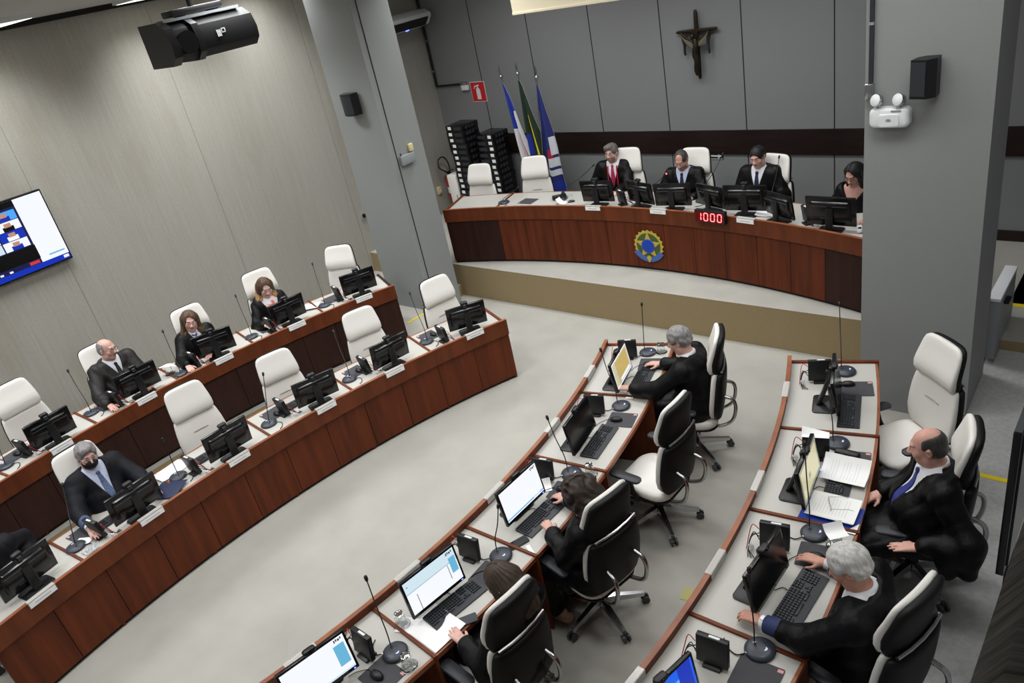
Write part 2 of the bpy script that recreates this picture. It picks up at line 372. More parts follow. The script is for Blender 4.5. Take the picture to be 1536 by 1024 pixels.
# ---------------------------------------------------------------- office chairs
def slab(rings, T=None, n=24, p=3.2):
    """loft of flattened superellipses: (z, half width, half depth, centre y, bow)"""
    out = []
    for z, a, d, y, bow in rings:
        r = []
        for i in range(n):
            t = 2 * pi * i / n; cx, sy = cos(t), sin(t)
            x = a * math.copysign(abs(cx) ** (2 / p), cx); yy = d * math.copysign(abs(sy) ** (2 / p), sy)
            r.append((x, y + yy + bow * (x / .25) ** 2, z))
        out.append(r)
    return out
def make_chair():
    t = thing('office_chair', 'white leather office chair', 'chair')
    b = MB()
    rows = []
    for z, s, f in ((.405, .80, .8), (.415, .93, .95), (.44, 1, 1), (.475, 1, 1), (.492, .95, .96), (.498, .8, .82)):
        rows.append([(x * s, .015 + y * f, z - .025 * max(0, (y - .12)) / .13 * (z > .45)) for x, y in rrect(.5, .5, .12, 5)])
    b.loft(rows); b.build('seat', 'leather', t, smooth=60)
    b = MB(); b.loft([[(x * s, .0 + y * s, z) for x, y in rrect(.46, .46, .1, 4)] for z, s in ((.375, .8), (.39, .98), (.408, 1))]); b.build('seat_pan', 'shell', t)
    # lower back cushion
    ZB = [(.50, .17, .012, -.205, .02), (.515, .20, .026, -.206, .025), (.56, .228, .034, -.21, .03), (.64, .246, .038, -.222, .034), (.74, .247, .038, -.236, .036), (.84, .238, .037, -.246, .036), (.92, .224, .035, -.253, .034), (.955, .215, .03, -.257, .033), (.968, .205, .014, -.26, .03)]
    b = MB(); b.loft(slab(ZB)); cush = b.build('back_cushion', 'leather', t, smooth=60)
    b = MB(); b.tube([(-.075, -.199, .80), (0, -.2015, .803), (.075, -.199, .80)], .004, 6); b.build('back_crease', mat('leather crease', (150, 146, 138), .6) if 'crease' not in M else 'crease', cush)
    b = MB(); b.loft(slab([(z - .01 + (.02 if i == 0 else 0), a * 1.0, d + .008, y - .042, bow) for i, (z, a, d, y, bow) in enumerate(ZB)])); b.build('back_shell', 'shell', t, smooth=60)
    # headrest, bulging forward at its foot and sweeping back at the top
    ZH = [(.962, .19, .012, -.232, .03), (.972, .205, .03, -.23, .033), (1.01, .214, .04, -.226, .034), (1.06, .214, .04, -.228, .036), (1.11, .210, .036, -.24, .036), (1.17, .203, .031, -.258, .036), (1.23, .194, .027, -.272, .034), (1.265, .18, .024, -.278, .032), (1.283, .155, .018, -.28, .03), (1.29, .12, .008, -.28, .026)]
    b = MB(); b.loft(slab(ZH)); b.build('headrest', 'leather', t, smooth=60)
    b = MB(); b.loft(slab([(z - .004, a * .985, d + .006, y - .036, bow) for z, a, d, y, bow in ZH])); sh = b.build('headrest_shell', 'shell', t, smooth=60)
    b = MB(); b.tube([(x, -.318 + .034 * (x / .25) ** 2 - .0, .985) for x in (-.19, -.1, 0, .1, .19)], .012, 8); b.build('headrest_bar', 'chrome', sh)
    for s in (-1, 1):
        b = MB(); b.tube(spline([(s * .13, -.30, .70), (s * .14, -.375, .665), (s * .145, -.39, .57), (s * .145, -.35, .45), (s * .14, -.24, .395), (s * .12, -.05, .385)], 6), .016, 8); b.build('back_bracket', 'chrome', t, smooth=60)
        b = MB(); b.loft([[(s * .285 + x, .08 + y, z) for x, y in rrect(.085 * k, .28 * k, .035, 4)] for z, k in ((.618, .85), (.625, 1), (.64, 1), (.647, .9))])
        ar = b.build('arm_pad', 'dark', t, smooth=50)
        b = MB(); b.tube([(s * .285, .06, .62), (s * .285, .03, .5), (s * .27, .0, .42), (s * .18, -.02, .392)], [.026, .024, .022, .02], 8); b.build('arm_post', 'shell', ar, smooth=60)
    b = MB(); b.lathe([(.075, .375), (.075, .34), (.034, .33), (.03, .2), (.04, .16), (.05, .13), (.05, .09)], 14); b.build('gas_column', 'shell', t, smooth=60)
    for k in range(5):
        a = 2 * pi * k / 5; T = Matrix.Rotation(a, 4, 'Z')
        b = MB(); b.loft([[(x, w * u, z + h * v) for u, v in ((-1, -1), (1, -1), (.75, 1), (-.75, 1))] for x, w, z, h in ((.03, .03, .13, .026), (.12, .026, .122, .022), (.24, .021, .1, .018), (.325, .017, .088, .014))], T=T)
        leg = b.build('base_leg', 'chrome', t, smooth=30)
        b = MB()
        b.box((.325, 0, .066), (.022, .02, .04), T)
        for s in (-1, 1): b.tube([(.33, s * .012, .0315), (.33, s * .027, .0315)], .0312, 14, T=T)
        b.build('castor', 'castor', leg, smooth=40)
    return t
M['crease'] = mat('leather crease', (150, 146, 138), .6)
CHAIR = make_chair(); used = [False]
def chair(row, a, dr, label, turn=0, sz=1.0, base=0.0, z=None, group='white office chairs'):
    o = CHAIR if not used[0] else copy_tree(CHAIR); used[0] = True
    p = at(row, a, dr, ROW[row]['zf'] if z is None else z)
    o.location = p; o.rotation_euler = (0, 0, R_(a + 90 + turn)); o.scale = (1, 1, sz)
    tag(o, label, 'chair', group)
    if base:
        for k in bpy.data.objects:
            if k.parent is o and k.name.startswith('base_leg'): k.rotation_euler = (0, 0, R_(base))
    return o
W_ = 'white leather high-back chair'
CH = [('LF', 159.35, .60, 'empty, first from the head table, inner row on the TV side', 6, .95), ('LF', 165.3, .60, 'empty, second from the head table, inner row on the TV side', -4, .95), ('LF', 171.5, .57, 'empty, third from the head table, inner row on the TV side', -8, .93), ('LF', 176.8, .66, 'empty, fourth from the head table, inner row on the TV side', -6, 1), ('LF', 183, .64, 'behind the man in the black mask', 0, 1), ('LF', 188.9, .66, 'of the sitter beside the man in the black mask', 0, 1),
      ('LR', 159.7, .74, 'empty, at the head-table end of the outer row under the TV', -38, .95), ('LR', 165.7, .70, 'behind the woman with blond hair ends', 0, 1), ('LR', 171.9, .55, 'behind the brown-haired woman with floral cuffs', 0, .97), ('LR', 178.6, .62, 'behind the balding man with brown vest', 0, .98), ('LR', 184.4, .66, 'empty, fifth from the head table, outer row under the TV', 0, 1),
      ('RF', 15.4, .99, 'of the white-haired man nearest the dais', 10, 1, 0), ('RF', 9.55, .945, 'empty, between two sitters, inner row opposite the TV', -11, 1, 0), ('RF', 2.97, .945, 'behind the woman with dark curls', -14, 1, 0), ('RF', -3.2, .92, 'behind the woman with straight parted hair', -2, 1, 0),
      ('RR', 15.9, .88, 'empty, in front of the emergency-light pillar, outer row', 34, .985), ('RR', 10.3, .97, 'behind the bald man in the blue tie', 3, 1), ('RR', 2.5, .90, 'behind the white-haired man typing, outer row opposite the TV', -17, 1),
      ('DS', 107.95, .62, 'empty, at the extinguisher end of the head table', -6, .95), ('DS', 102.45, .66, 'empty, in front of the three flags', 6, .98), ('DS', 94.3, .78, 'behind the grey-haired man in the magenta tie', 6, 1), ('DS', 88.5, .76, 'behind the balding man in the blue tie at the head table', 4, 1), ('DS', 82.4, .74, 'behind the young dark-haired man at the head table', -4, .97), ('DS', 75.6, .72, 'behind the dark-haired woman beside the pillar', 0, .93)]
WHEEL = {('RF', 15.4): 43, ('RF', 9.55): 30.6, ('RF', 2.97): 46}
for row, a, dr, lb, turn, sz, *_ in CH:
    base = (WHEEL[(row, a)] - (a + 90 + turn)) % 72 if (row, a) in WHEEL else 0
    chair(row, a, dr, W_ + ' ' + lb, turn, sz, base)
# ---------------------------------------------------------------- things on the desks (local frame: +X is the sitter's own right, +Y away from the sitter)
def put(o, row, a, dr, turn=0, z=None):
    o.location = at(row, a, dr, z) + V((0, 0, .0015)); o.rotation_euler = (0, 0, R_(a + 90 + turn)); return o
SCREEN = {
    'off': mat('dark screen', (12, 13, 16), .18),
    'w': mat('screen white', (20, 20, 20), .3, emit=(246, 249, 255), estr=1.0),
    'pale': mat('screen pale blue', (20, 20, 20), .3, emit=(214, 236, 246), estr=.95),
    'bar': mat('screen blue bar', (20, 20, 20), .3, emit=(110, 190, 226), estr=.9),
    'grey': mat('screen grey', (20, 20, 20), .3, emit=(150, 156, 164), estr=.8),
    'ink': mat('screen ink', (20, 20, 20), .3, emit=(70, 74, 84), estr=.7),
    'sand': mat('screen sand', (20, 20, 20), .3, emit=(226, 218, 178), estr=.8),
    'ochre': mat('screen ochre', (20, 20, 20), .3, emit=(214, 186, 110), estr=.8),
    'olive': mat('screen dull beige', (20, 20, 20), .3, emit=(176, 178, 150), estr=.6),
    'blue': mat('screen blue', (10, 10, 30), .3, emit=(20, 96, 232), estr=1.0),
    'deep': mat('screen deep blue', (10, 10, 30), .3, emit=(16, 52, 190), estr=.9),
    'sky': mat('screen light blue', (10, 10, 30), .3, emit=(80, 168, 250), estr=1.0),
    'navy': mat('screen navy', (10, 10, 30), .3, emit=(30, 34, 84), estr=.7),
    'red': mat('screen red', (10, 10, 30), .3, emit=(220, 60, 60), estr=.9),
    'skin': mat('screen skin', (10, 10, 30), .3, emit=(214, 160, 130), estr=.8),
}
SK = list(SCREEN)
def screen_cells(b, x0, x1, z0, z1, y, cells, T=None):
    """cells: (u0, v0, u1, v1, colour) in 0..1 with v upward, laid slightly one over the other"""
    for i, (u0, v0, u1, v1, c) in enumerate(cells):
        yy = y - .0004 * i; p = [(x0 + (x1 - x0) * u, yy, z0 + (z1 - z0) * v) for u, v in ((u0, v0), (u1, v0), (u1, v1), (u0, v1))]
        b.face([b.bm.verts.new((T @ V(q)) if T else V(q)) for q in p], SK.index(c))
full = lambda c: (0, 0, 1, 1, c)
logo = [(.84, .88, .86, .96, 'ink'), (.87, .9, .89, .97, 'ink'), (.9, .89, .93, .95, 'ink'), (.94, .91, .96, .97, 'ink')]
CONTENT = {
    'off': [full('off')],
    'doc': [full('w'), (0, 0, 1, .035, 'w'), (0, .04, 1, .085, 'bar'), (.72, .045, .9, .08, 'pale')] + logo,
    'page': [full('pale'), (.0, 0, 1, .62, 'w'), (.16, .0, .175, .5, 'grey'), (.0, .64, .97, .652, 'grey'), (.8, .18, .815, .62, 'grey'), (.855, .3, .98, .78, 'bar'), (.04, .84, .06, .87, 'ink')] + logo,
    'side': [full('w'), (0, .0, 1, .05, 'pale'), (.8, .2, .97, .8, 'bar')] + logo,
    'sand': [full('w'), (.02, .05, .98, .95, 'sand'), (.25, .22, .92, .9, 'ochre'), (.21, .04, .225, .96, 'ink'), (.0, .5, .22, .51, 'grey'), (.3, .1, .9, .2, 'w')],
    'dull': [full('olive'), (.05, .1, .95, .9, 'sand'), (.4, .35, .5, .5, 'olive')],
    'desk': [full('blue'), (.62, 0, .85, .75, 'sky'), (.75, .3, .97, 1, 'deep'), (.0, .0, .55, .08, 'deep'), (.45, .1, .6, .4, 'sky'), (.05, .6, .09, .7, 'w')],
}
def make_monitor(label, kind, w=.455, h=.292, tilt=9, webcam=None, led=True, grp='desk monitors', fwd=0):
    t = thing('monitor', label, 'monitor', group=grp)
    b = MB(); b.loft([[(x * k, .01 + y * k, z) for x, y in rrect(.25, .17, .03, 4)] for z, k in ((0, 1), (.008, 1), (.014, .93))]); base = b.build('stand_base', 'black', t, smooth=40)
    b = MB(); b.loft([[(x, y + .052 - fwd * i / 2, z) for x, y in rrect(.075, .03, .01, 3)] for i, z in enumerate((.012, .12, .25))]); b.build('stand_neck', 'black', t, smooth=40)
    T = Matrix.Translation((0, -.02 - fwd, .05)) @ Matrix.Rotation(R_(-tilt), 4, 'X')
    b = MB(); b.box((0, 0, h / 2), (w, .026, h), T, bev=.004)
    b.loft([[(x * k, y2, h / 2 + z * k) for x, z in rrect(w * .84, h * .72, .03, 3)] for y2, k in ((.012, 1), (.034, .96), (.04, .9))], T=T)
    pn = b.build('panel', 'gloss', t, smooth=40)
    for s in (-1, 1):
        b = MB(); b.box((s * .1, .042, h * .72), (.15, .008, .012), T, bev=.003); b.build('vent', 'dark', pn)
    b = MB(); b.box((.06, .042, h * .3), (.07, .006, .018), T, bev=.002); b.build('rear_label', 'dark', pn)
    b = MB(); screen_cells(b, -w / 2 + .016, w / 2 - .016, .026, h - .016, -.0135, CONTENT[kind], T)
    b.build('screen', list(SCREEN.values()), pn, smooth=0)
    if led:
        b = MB(); b.box((w / 2 - .03, -.0138, .012), (.012, .003, .006), T); b.build('power_light', 'blueled' if kind != 'off' or led == 2 else 'dark', pn)
    return t, T, h
def make_webcam(label, T, h, grp='webcams on monitors'):
    t = thing('webcam', label, 'webcam', group=grp)
    b = MB(); b.loft([[(x, -.028 + d, h + .018 + z) for x, z in rrect(.082 * k, .032 * k, .013, 4)] for d, k in ((-.006, .85), (0, 1), (.028, 1), (.034, .85))], T=T); bd = b.build('body', 'black', t, smooth=40)
    b = MB(); b.tube([V((0, -.034, h + .018)), V((0, -.040, h + .018))], .010, 12, T=T); b.build('lens', 'gloss', bd)
    b = MB(); b.box((0, .004, h + .006), (.036, .04, .009), T, bev=.002); b.box((0, .022, h - .01), (.034, .010, .04), T, bev=.002); b.build('clip', 'dark', t)
    return t
def make_mic(label, tip, grp='gooseneck microphones', light=False):
    """tip: where the microphone head ends, relative to the base centre in the local frame"""
    t = thing('gooseneck_microphone', label, 'microphone', group=grp)
    b = MB(); b.lathe([(.06, 0), (.082, .002), (.085, .011), (.078, .021), (.058, .029), (.028, .033), (.0, .034)], 26); bs = b.build('base', 'mic', t, smooth=60)
    b = MB(); b.tube([(0, -.03, .0295), (0, -.03, .0325)], .013, 14); bt = b.build('button', 'white', bs)
    b = MB(); b.tube([(0, -.031, .030), (0, -.031, .0322)], .017, 14); b.build('button_ring', 'blue', bs)
    b = MB(); b.tube([(0, .025, .02), (0, .03, .05)], .008, 10); b.build('socket', 'chrome', bs)
    tp = V(tip); p0 = V((0, .03, .05)); mid = p0 + V((tp.x * .18, (tp.y - .03) * .12, (tp.z - .05) * .28))
    pts = spline([p0, mid, p0.lerp(tp, .62), tp], 6)
    b = MB(); b.tube(pts, .0042, 7); b.build('gooseneck', 'cable', t, smooth=60)
    d = (pts[-1] - pts[-3]).normalized(); b = MB()
    b.tube([tp - d * .012, tp - d * .004, tp + d * .012, tp + d * .026, tp + d * .031], [.006, .011, .0125, .011, .004], 10); b.build('windscreen', 'black', t, smooth=60)
    if light:
        b = MB(); b.tube([tp - d * .022, tp - d * .012], .0105, 12); b.build('light_ring', 'redled', t)
    b = MB(); b.tube([(-.052, .045, .012), (-.062, .055, .012)], .009, 8); b.build('plug', 'chrome', bs)
    b = MB(); b.tube(spline([(-.06, .054, .01), (-.09, .1, .005), (-.06, .17, .004), (-.02, .2, .004)], 6), .0035, 6); b.build('lead', 'cable', t, smooth=60)
    return t
def make_client(label, grp='small black desk computers', paper=False):
    t = thing('mini_computer', label, 'computer', group=grp)
    T = Matrix.Rotation(R_(8), 4, 'Y')
    b = MB(); b.box((0, 0, .108), (.036, .178, .178), T, bev=.004); bd = b.build('case', 'black', t)
    b = MB(); b.box((.0, -.01, .1975), (.016, .06, .002), T); b.build('sticker', 'white', bd)
    b = MB(); b.box((.0, -.0895, .12), (.02, .002, .1), T); b.build('front_ports', 'dark', bd)
    b = MB(); b.box((.012, 0, .008), (.09, .10, .016), bev=.003); b.build('foot', 'black', t)
    b = MB()
    for k in range(3): b.tube(spline([(.0, .088, .12 - .03 * k), (-.02 + .02 * k, .13, .1), (-.05, .15, .03), (-.11, .14 - .02 * k, .006)], 5), .003, 6)
    b.build('leads', 'cable', bd, smooth=60)
    b = MB(); b.tube(spline([(.0, .088, .15), (.01, .13, .17), (-.01, .15, .1), (-.06, .16, .02)], 5), .0028, 6); b.build('red_lead', 'red', bd, smooth=60)
    b = MB(); b.box((-.03, .14, .03), (.03, .04, .025), rot=(.2, .3, .4), bev=.004); b.build('white_plug', 'white', bd)
    return t
def make_keyboard(label, grp='keyboards'):
    t = thing('keyboard', label, 'keyboard', group=grp)
    b = MB(); b.loft([[(-.225, -.078, 0), (-.225, .078, 0), (-.225, .078, .022), (-.225, -.035, .014), (-.225, -.078, .008)], [(.225, -.078, 0), (.225, .078, 0), (.225, .078, .022), (.225, -.035, .014), (.225, -.078, .008)]])
    b.build('tray', 'dark', t, smooth=0)
    def block(nm, x0, n, rows):
        b = MB()
        for r in rows:
            for k in range(n):
                x = x0 + k * .019; y = -.028 + r * .0192; z = .0145 + (y + .035) * .072
                b.loft([[(x + px * s, y + py * s, z + h) for px, py in ((-.0082, -.0082), (.0082, -.0082), (.0082, .0082), (-.0082, .0082))] for h, s in ((0, 1), (.0065, .82))])
        b.build(nm, 'key', t, smooth=0)
    block('letter_keys', -.208, 14, (1, 2, 3)); block('number_keys', -.208, 14, (4,)); block('function_keys', -.208, 14, (5,))
    block('navigation_keys', .068, 3, (3, 4, 5)); block('number_pad', .136, 4, (0, 1, 2, 3, 4))
    b = MB()
    for x, y in ((.087, .011), (.068, -.008), (.087, -.008), (.106, -.008)):
        b.box((x, y - .012, .019), (.016, .016, .007), bev=.002)
    b.build('arrow_keys', 'key', t)
    b = MB(); b.box((-.085, -.0285, .0185), (.10, .016, .0065), bev=.002); b.box((-.19, -.0285, .0185), (.05, .016, .0065), bev=.002); b.box((.02, -.0285, .0185), (.06, .016, .0065), bev=.002); b.build('space_bar', 'key', t)
    b = MB(); b.tube(spline([(.02, .078, .012), (.03, .12, .005), (-.01, .16, .004), (.05, .22, .004)], 6), .0026, 6); b.build('lead', 'cable', t, smooth=60)
    return t
def make_mouse(label, grp='computer mice'):
    t = thing('computer_mouse', label, 'computer mouse', group=grp)
    b = MB(); b.loft([[(x * .031 * k, y * .056 * k - .004 * (1 - k), z) for x, y in [(cos(2 * pi * i / 18), sin(2 * pi * i / 18)) for i in range(18)]] for z, k in ((0, .93), (.01, 1), (.022, .9), (.031, .65), (.035, .3))]); b.build('shell', 'black', t, smooth=60)
    b = MB(); b.tube([(-.004, .03, .03), (.004, .03, .03)], .008, 10); b.build('wheel', 'dark', t)
    b = MB(); b.tube(spline([(0, .054, .01), (0, .09, .004), (-.05, .14, .004), (-.1, .16, .004)], 5), .0024, 6); b.build('lead', 'cable', t, smooth=60)
    return t
def make_pad(label, grp='mouse mats'):
    t = thing('mouse_mat', label, 'mouse mat', group=grp)
    b = MB(); b.loft([[(x, y, z) for x, y in rrect(.21, .24, .01, 3)] for z in (.0, .003)]); b.build('mat_sheet', 'pad', t, smooth=0)
    b = MB(); b.box((.085, -.1, .0034), (.02, .03, .0006)); b.build('corner_tab', mat('pink tab', (214, 150, 150), .6) if 'pink' not in M else 'pink', t, smooth=0)
    return t
M['pink'] = mat('pink tab', (214, 150, 150), .6)
def make_plate(row, a, label, clear, grp='name plates'):
    q = ROW[row]; zl = q['lip']; h = .05
    t = thing('name_plate', label, 'name plate', at(row, a, 0, zl), R_(a + 90), grp)
    b = MB(); b.box((0, .0065, -.028), (.225, .003, .056)); b.box((0, -.012, .003), (.225, .04, .003)); b.box((0, -.035, -.022), (.225, .003, .05)); b.build('holder', 'acrylic', t, smooth=0)
    b = MB(); b.box((0, .0095, -.030), (.215, .002, .046)); card = b.build('name_card', 'paper', t, smooth=0)
    b = MB(); b.box((0, .0108, -.030), (.13, .0008, .009)); b.build('printed_line', 'print', card, smooth=0)
    return t
def make_glass(label, cover=False, grp='drinking glasses', upside=False):
    t = thing('drinking_glass', label, 'glass', group=grp)
    pr = [(.028, 0), (.033, .003), (.036, .05), (.038, .098), (.0365, .098), (.0345, .05), (.03, .008), (.0, .007)]
    if upside: pr = [(r, .105 - z) for r, z in pr]
    b = MB(); b.lathe(pr, 22, cap=False); b.build('tumbler', 'glass', t, smooth=50)
    b = MB(); b.lathe([(.02, 0), (.05, .001), (.058, .006), (.056, .007), (.02, .003), (0, .003)], 22); b.build('saucer', 'glass', t, smooth=50)
    return t
def sheet(name, label, cat, w, d, curl=.02, mats=('paper',), cells=None, grp=None, stack=1, lines=True):
    t = thing(name, label, cat, group=grp)
    for k in range(stack):
        b = MB(); o = k * .006
        f = lambda u, v: ((u - .5) * w + o, (v - .5) * d - o * .5, .004 + .003 * k + curl * (max(0, u - .45) ** 2 * 2.2 + .3 * sin(v * 3 + k) * max(0, v - .6)))
        b.sheet(8, 8, f, (0, 0, .0008)); s = b.build('sheet', mats[min(k, len(mats) - 1)], t)
    if lines:
        b = MB()
        for r in range(11):
            v = .86 - r * .065; u1 = .86 if r % 4 else .5
            b.grid(6, 1, lambda u, vv: (lambda U, W: (f(U, W)[0], f(U, W)[1], f(U, W)[2] + .0012))(.14 + (u1 - .14) * u, v + .006 * vv))
        b.build('printed_lines', 'print', s, smooth=0)
    return t
def make_phone(label, col='gloss', grp='mobile phones'):
    t = thing('mobile_phone', label, 'phone', group=grp)
    b = MB(); b.loft([[(x, y, z) for x, y in rrect(.076, .156, .011, 3)] for z in (0, .008)]); b.build('case', 'black', t, smooth=40)
    b = MB(); b.loft([[(x, y, z) for x, y in rrect(.068, .146, .008, 3)] for z in (.0082, .0088)]); b.build('glass_face', col, t, smooth=40)
    return t

# --- per seat: angle of monitor foot / screen turn, and the visible small things (angle, distance behind the lip)
def rel(row, a, dr, z, xy):
    """local offset of a point xy at height z from the base placed at (row, a, dr)"""
    p = at(row, a, dr); ang = R_(a + 90); dx, dy = xy[0] - p.x, xy[1] - p.y
    return (dx * cos(ang) + dy * sin(ang), -dx * sin(ang) + dy * cos(ang), z)
MON = [  # row, seat, angle, dr, turn, content, webcam
    ('LF', 1, 159.2, .21, -13, 'off', 1), ('LF', 2, 165.2, .20, 4, 'off', 1), ('LF', 3, 170.7, .19, -8, 'off', 1), ('LF', 4, 176.8, .17, 0, 'off', 1), ('LF', 5, 182.6, .16, 0, 'off', 1), ('LF', 6, 188.3, .22, 3, 'off', 1),
    ('LR', 1, 158.9, .23, -4, 'off', 1), ('LR', 2, 165.4, .22, 4, 'off', 1), ('LR', 3, 171.8, .22, -14, 'off', 1), ('LR', 4, 178.0, .23, -4, 'off', 1), ('LR', 5, 184.6, .2, -2, 'off', 1),
    ('RF', 1, 15.3, .22, 0, 'sand', 1), ('RF', 2, 9.1, .21, 2, 'off', 1), ('RF', 3, 3.25, .2, -4, 'doc', 1), ('RF', 4, -3.1, .2, -4, 'page', 1), ('RF', 5, -8.9, .2, -2, 'side', 1),
    ('RR', 1, 16.3, .24, 1, 'off', 1), ('RR', 2, 9.2, .19, -1, 'dull', 1), ('RR', 3, 3.0, .21, -4, 'off', 1), ('RR', 4, -3.75, .145, -8, 'desk', 1)]
def desc(row): return 'black monitor'
for row, n, a, dr, turn, kind, wc in MON:
    look = {'off': 'black desktop monitor', 'sand': 'monitor showing a yellow page', 'doc': 'monitor showing a white page', 'page': 'monitor with framed white page', 'side': 'monitor with pale blue page', 'dull': 'monitor with dim beige page', 'desk': 'monitor with bright blue screen'}[kind]
    rt_ = row[0] == 'R'; t, T, h = make_monitor(f'{look}, {seat(row, n)}', kind, fwd=(.105 if (row, n) == ('RF', 4) else .08) if rt_ else 0, tilt=9); dr += .075 if rt_ else 0; put(t, row, a, dr, turn)
    if wc:
        wcam = make_webcam(f'webcam on the monitor {seat(row, n)}', T, h); put(wcam, row, a, dr, turn)
MIC = [('LF', 1, 162.1, .38, (-6.645, 5.137)), ('LF', 2, 168.0, .37, (-6.80, 4.10)), ('LF', 3, 173.85, .35, (-6.784, 3.154)), ('LF', 4, 179.7, .39, (-6.68, 1.98)), ('LF', 5, 185.75, .36, (-6.92, 1.15)),
       ('LR', 1, 162.1, .35, (-8.5, 5.15)), ('LR', 2, 168.7, .34, (-8.72, 4.10)), ('LR', 3, 175.0, .25, (-8.75, 3.12)), ('LR', 4, 181.4, .46, (-8.98, 2.09)), ('LR', 5, 187.7, .38, (-8.85, 1.2)),
       ('RF', 1, 19.1, .47, (-3.84, 5.69)), ('RF', 2, 13.0, .47, (-3.72, 4.78)), ('RF', 3, 6.65, .45, (-3.52, 3.708)), ('RF', 4, .3, .47, (-3.19, 2.70)), ('RF', 5, -6.05, .46, (-3.52, 1.772)),
       ('RR', 1, 19.5, .45, (-2.02, 5.90)), ('RR', 2, 13.05, .44, (-1.74, 4.83)), ('RR', 3, 6.8, .46, (-1.57, 3.96)), ('RR', 4, .45, .47, (-1.42, 2.79))]
for row, n, a, dr, xy in MIC:
    put(make_mic(f'gooseneck microphone, {seat(row, n)}', rel(row, a, dr, .44, xy)), row, a, dr)
CL = [('LF', 1, 161.15, .22), ('LF', 2, 166.75, .34), ('LF', 3, 172.65, .36), ('LF', 4, 178.9, .28), ('LF', 5, 184.6, .28), ('LR', 1, 160.7, .33), ('LR', 2, 167.1, .22), ('LR', 3, 173.6, .25), ('LR', 4, 179.8, .27), ('LR', 5, 186.3, .34),
      ('RF', 1, 18.35, .3), ('RF', 2, 11.9, .29), ('RF', 3, 5.7, .28), ('RF', 4, -.55, .29), ('RF', 5, -6.95, .32), ('RR', 1, 18.45, .26), ('RR', 2, 11.75, .32), ('RR', 3, 5.35, .28), ('RR', 4, -.95, .30)]
for row, n, a, dr in CL: put(make_client(f'small black computer, {seat(row, n)}'), row, a, dr, 6)
PAD = [('LF', 1, 161.6, .5), ('LF', 2, 167.3, .48), ('LF', 3, 173.1, .5), ('LF', 5, 184.95, .49), ('LR', 1, 161.2, .47), ('LR', 2, 167.2, .42), ('LR', 3, 173.8, .5), ('LR', 4, 180.2, .46), ('LR', 5, 186.7, .5),
       ('RF', 1, 17.75, .55), ('RF', 2, 11.75, .545), ('RF', 3, 5.3, .51), ('RF', 4, -.85, .52), ('RF', 5, -7.05, .53), ('RR', 1, 17.9, .535), ('RR', 2, 11.95, .555), ('RR', 3, 5.6, .53), ('RR', 4, -.6, .52)]
for row, n, a, dr in PAD: put(make_pad(f'grey mouse mat, {seat(row, n)}'), row, a, dr, 4)
MOU = [('LF', 1, 161.3, .47), ('LF', 2, 167.1, .44), ('LF', 3, 173.0, .44), ('LR', 5, 186.6, .48), ('LR', 4, 180.2, .43), ('LR', 3, 173.85, .46), ('RF', 1, 17.6, .53), ('RF', 2, 11.6, .505), ('RF', 3, 5.35, .48), ('RF', 4, -.6, .56), ('RF', 5, -7.2, .51), ('RR', 1, 18.2, .47), ('RR', 3, 5.5, .52)]
for row, n, a, dr in MOU: put(make_mouse(f'black mouse, {seat(row, n)}'), row, a, dr, 8, z=ROW[row]['top'] + .0032)
KB = [('LF', 5, 183.1, .42, 0), ('LF', 4, 177.1, .44, 0), ('LF', 3, 171.0, .46, 0), ('LR', 4, 178.2, .48, 0), ('LR', 5, 184.8, .46, 0), ('RF', 1, 15.95, .53, -2), ('RF', 2, 9.55, .485, 0), ('RF', 3, 3.35, .50, -5), ('RF', 4, -2.85, .495, -5), ('RR', 1, 15.85, .49, 0), ('RR', 2, 9.55, .51, 0), ('RR', 3, 3.25, .535, -5)]
for row, n, a, dr, tn in KB: put(make_keyboard(f'black keyboard, {seat(row, n)}'), row, a, dr, tn)
PL = [('LF', 1, 159.4), ('LF', 2, 165.7), ('LF', 3, 170.85), ('LF', 4, 176.95), ('LF', 5, 182.5), ('LF', 6, 188.6), ('LR', 1, 159.2), ('LR', 2, 165.45), ('LR', 3, 171.95), ('LR', 4, 178.4), ('LR', 5, 184.9),
      ('RF', 1, 15.95), ('RF', 2, 9.85), ('RF', 3, 3.6), ('RF', 4, -2.9), ('RF', 5, -8.9), ('RR', 1, 17.0), ('RR', 2, 9.0), ('RR', 3, 3.4), ('RR', 4, -3.4)]
for row, n, a in PL: make_plate(row, a, f'clear name plate, {seat(row, n)}', row[0] == 'R')

# loose papers, phones, glasses
put(sheet('document', 'white papers beside the microphone, first from the head table under the TV', 'document', .21, .29, .03, stack=2), 'LR', 163.3, .50, 60)
put(sheet('document', 'bright white paper at the empty fourth place, TV-side inner row', 'document', .30, .21, .02, stack=2), 'LF', 179.6, .56, 6)
t = thing('folder', 'closed navy folder leaning by the fourth place, TV-side inner row', 'folder'); put(t, 'LF', 180.7, .27, 30)
b = MB(); b.box((0, 0, .012), (.24, .3, .004), rot=(.10, .05, 0), bev=.001); b.build('cover', M['navy'], t)
b = MB(); b.box((0, 0, .008), (.225, .285, .003), rot=(.10, .05, 0)); b.build('pages', 'paper', t)
put(sheet('paper_slip', 'small white paper under the masked man\'s hand', 'paper', .10, .15, .02, lines=False), 'LF', 185.3, .37, 30)
t = thing('crumpled_wrapper', 'crumpled clear plastic wrapper near the masked man\'s microphone', 'wrapper'); put(t, 'LF', 185.5, .19)
b = MB(); random.seed(3)
b.grid(9, 9, lambda u, v: ((u - .5) * .12, (v - .5) * .11, .012 + .03 * random.random() * (1 - (2 * u - 1) ** 2) * (1 - (2 * v - 1) ** 2))); b.build('film', mat('crinkled clear film', (225, 228, 232), .15, trans=.5), t, smooth=0)
put(make_glass('covered glass with a napkin beside the floral-cuffed woman', upside=False), 'LR', 175.4, .40)
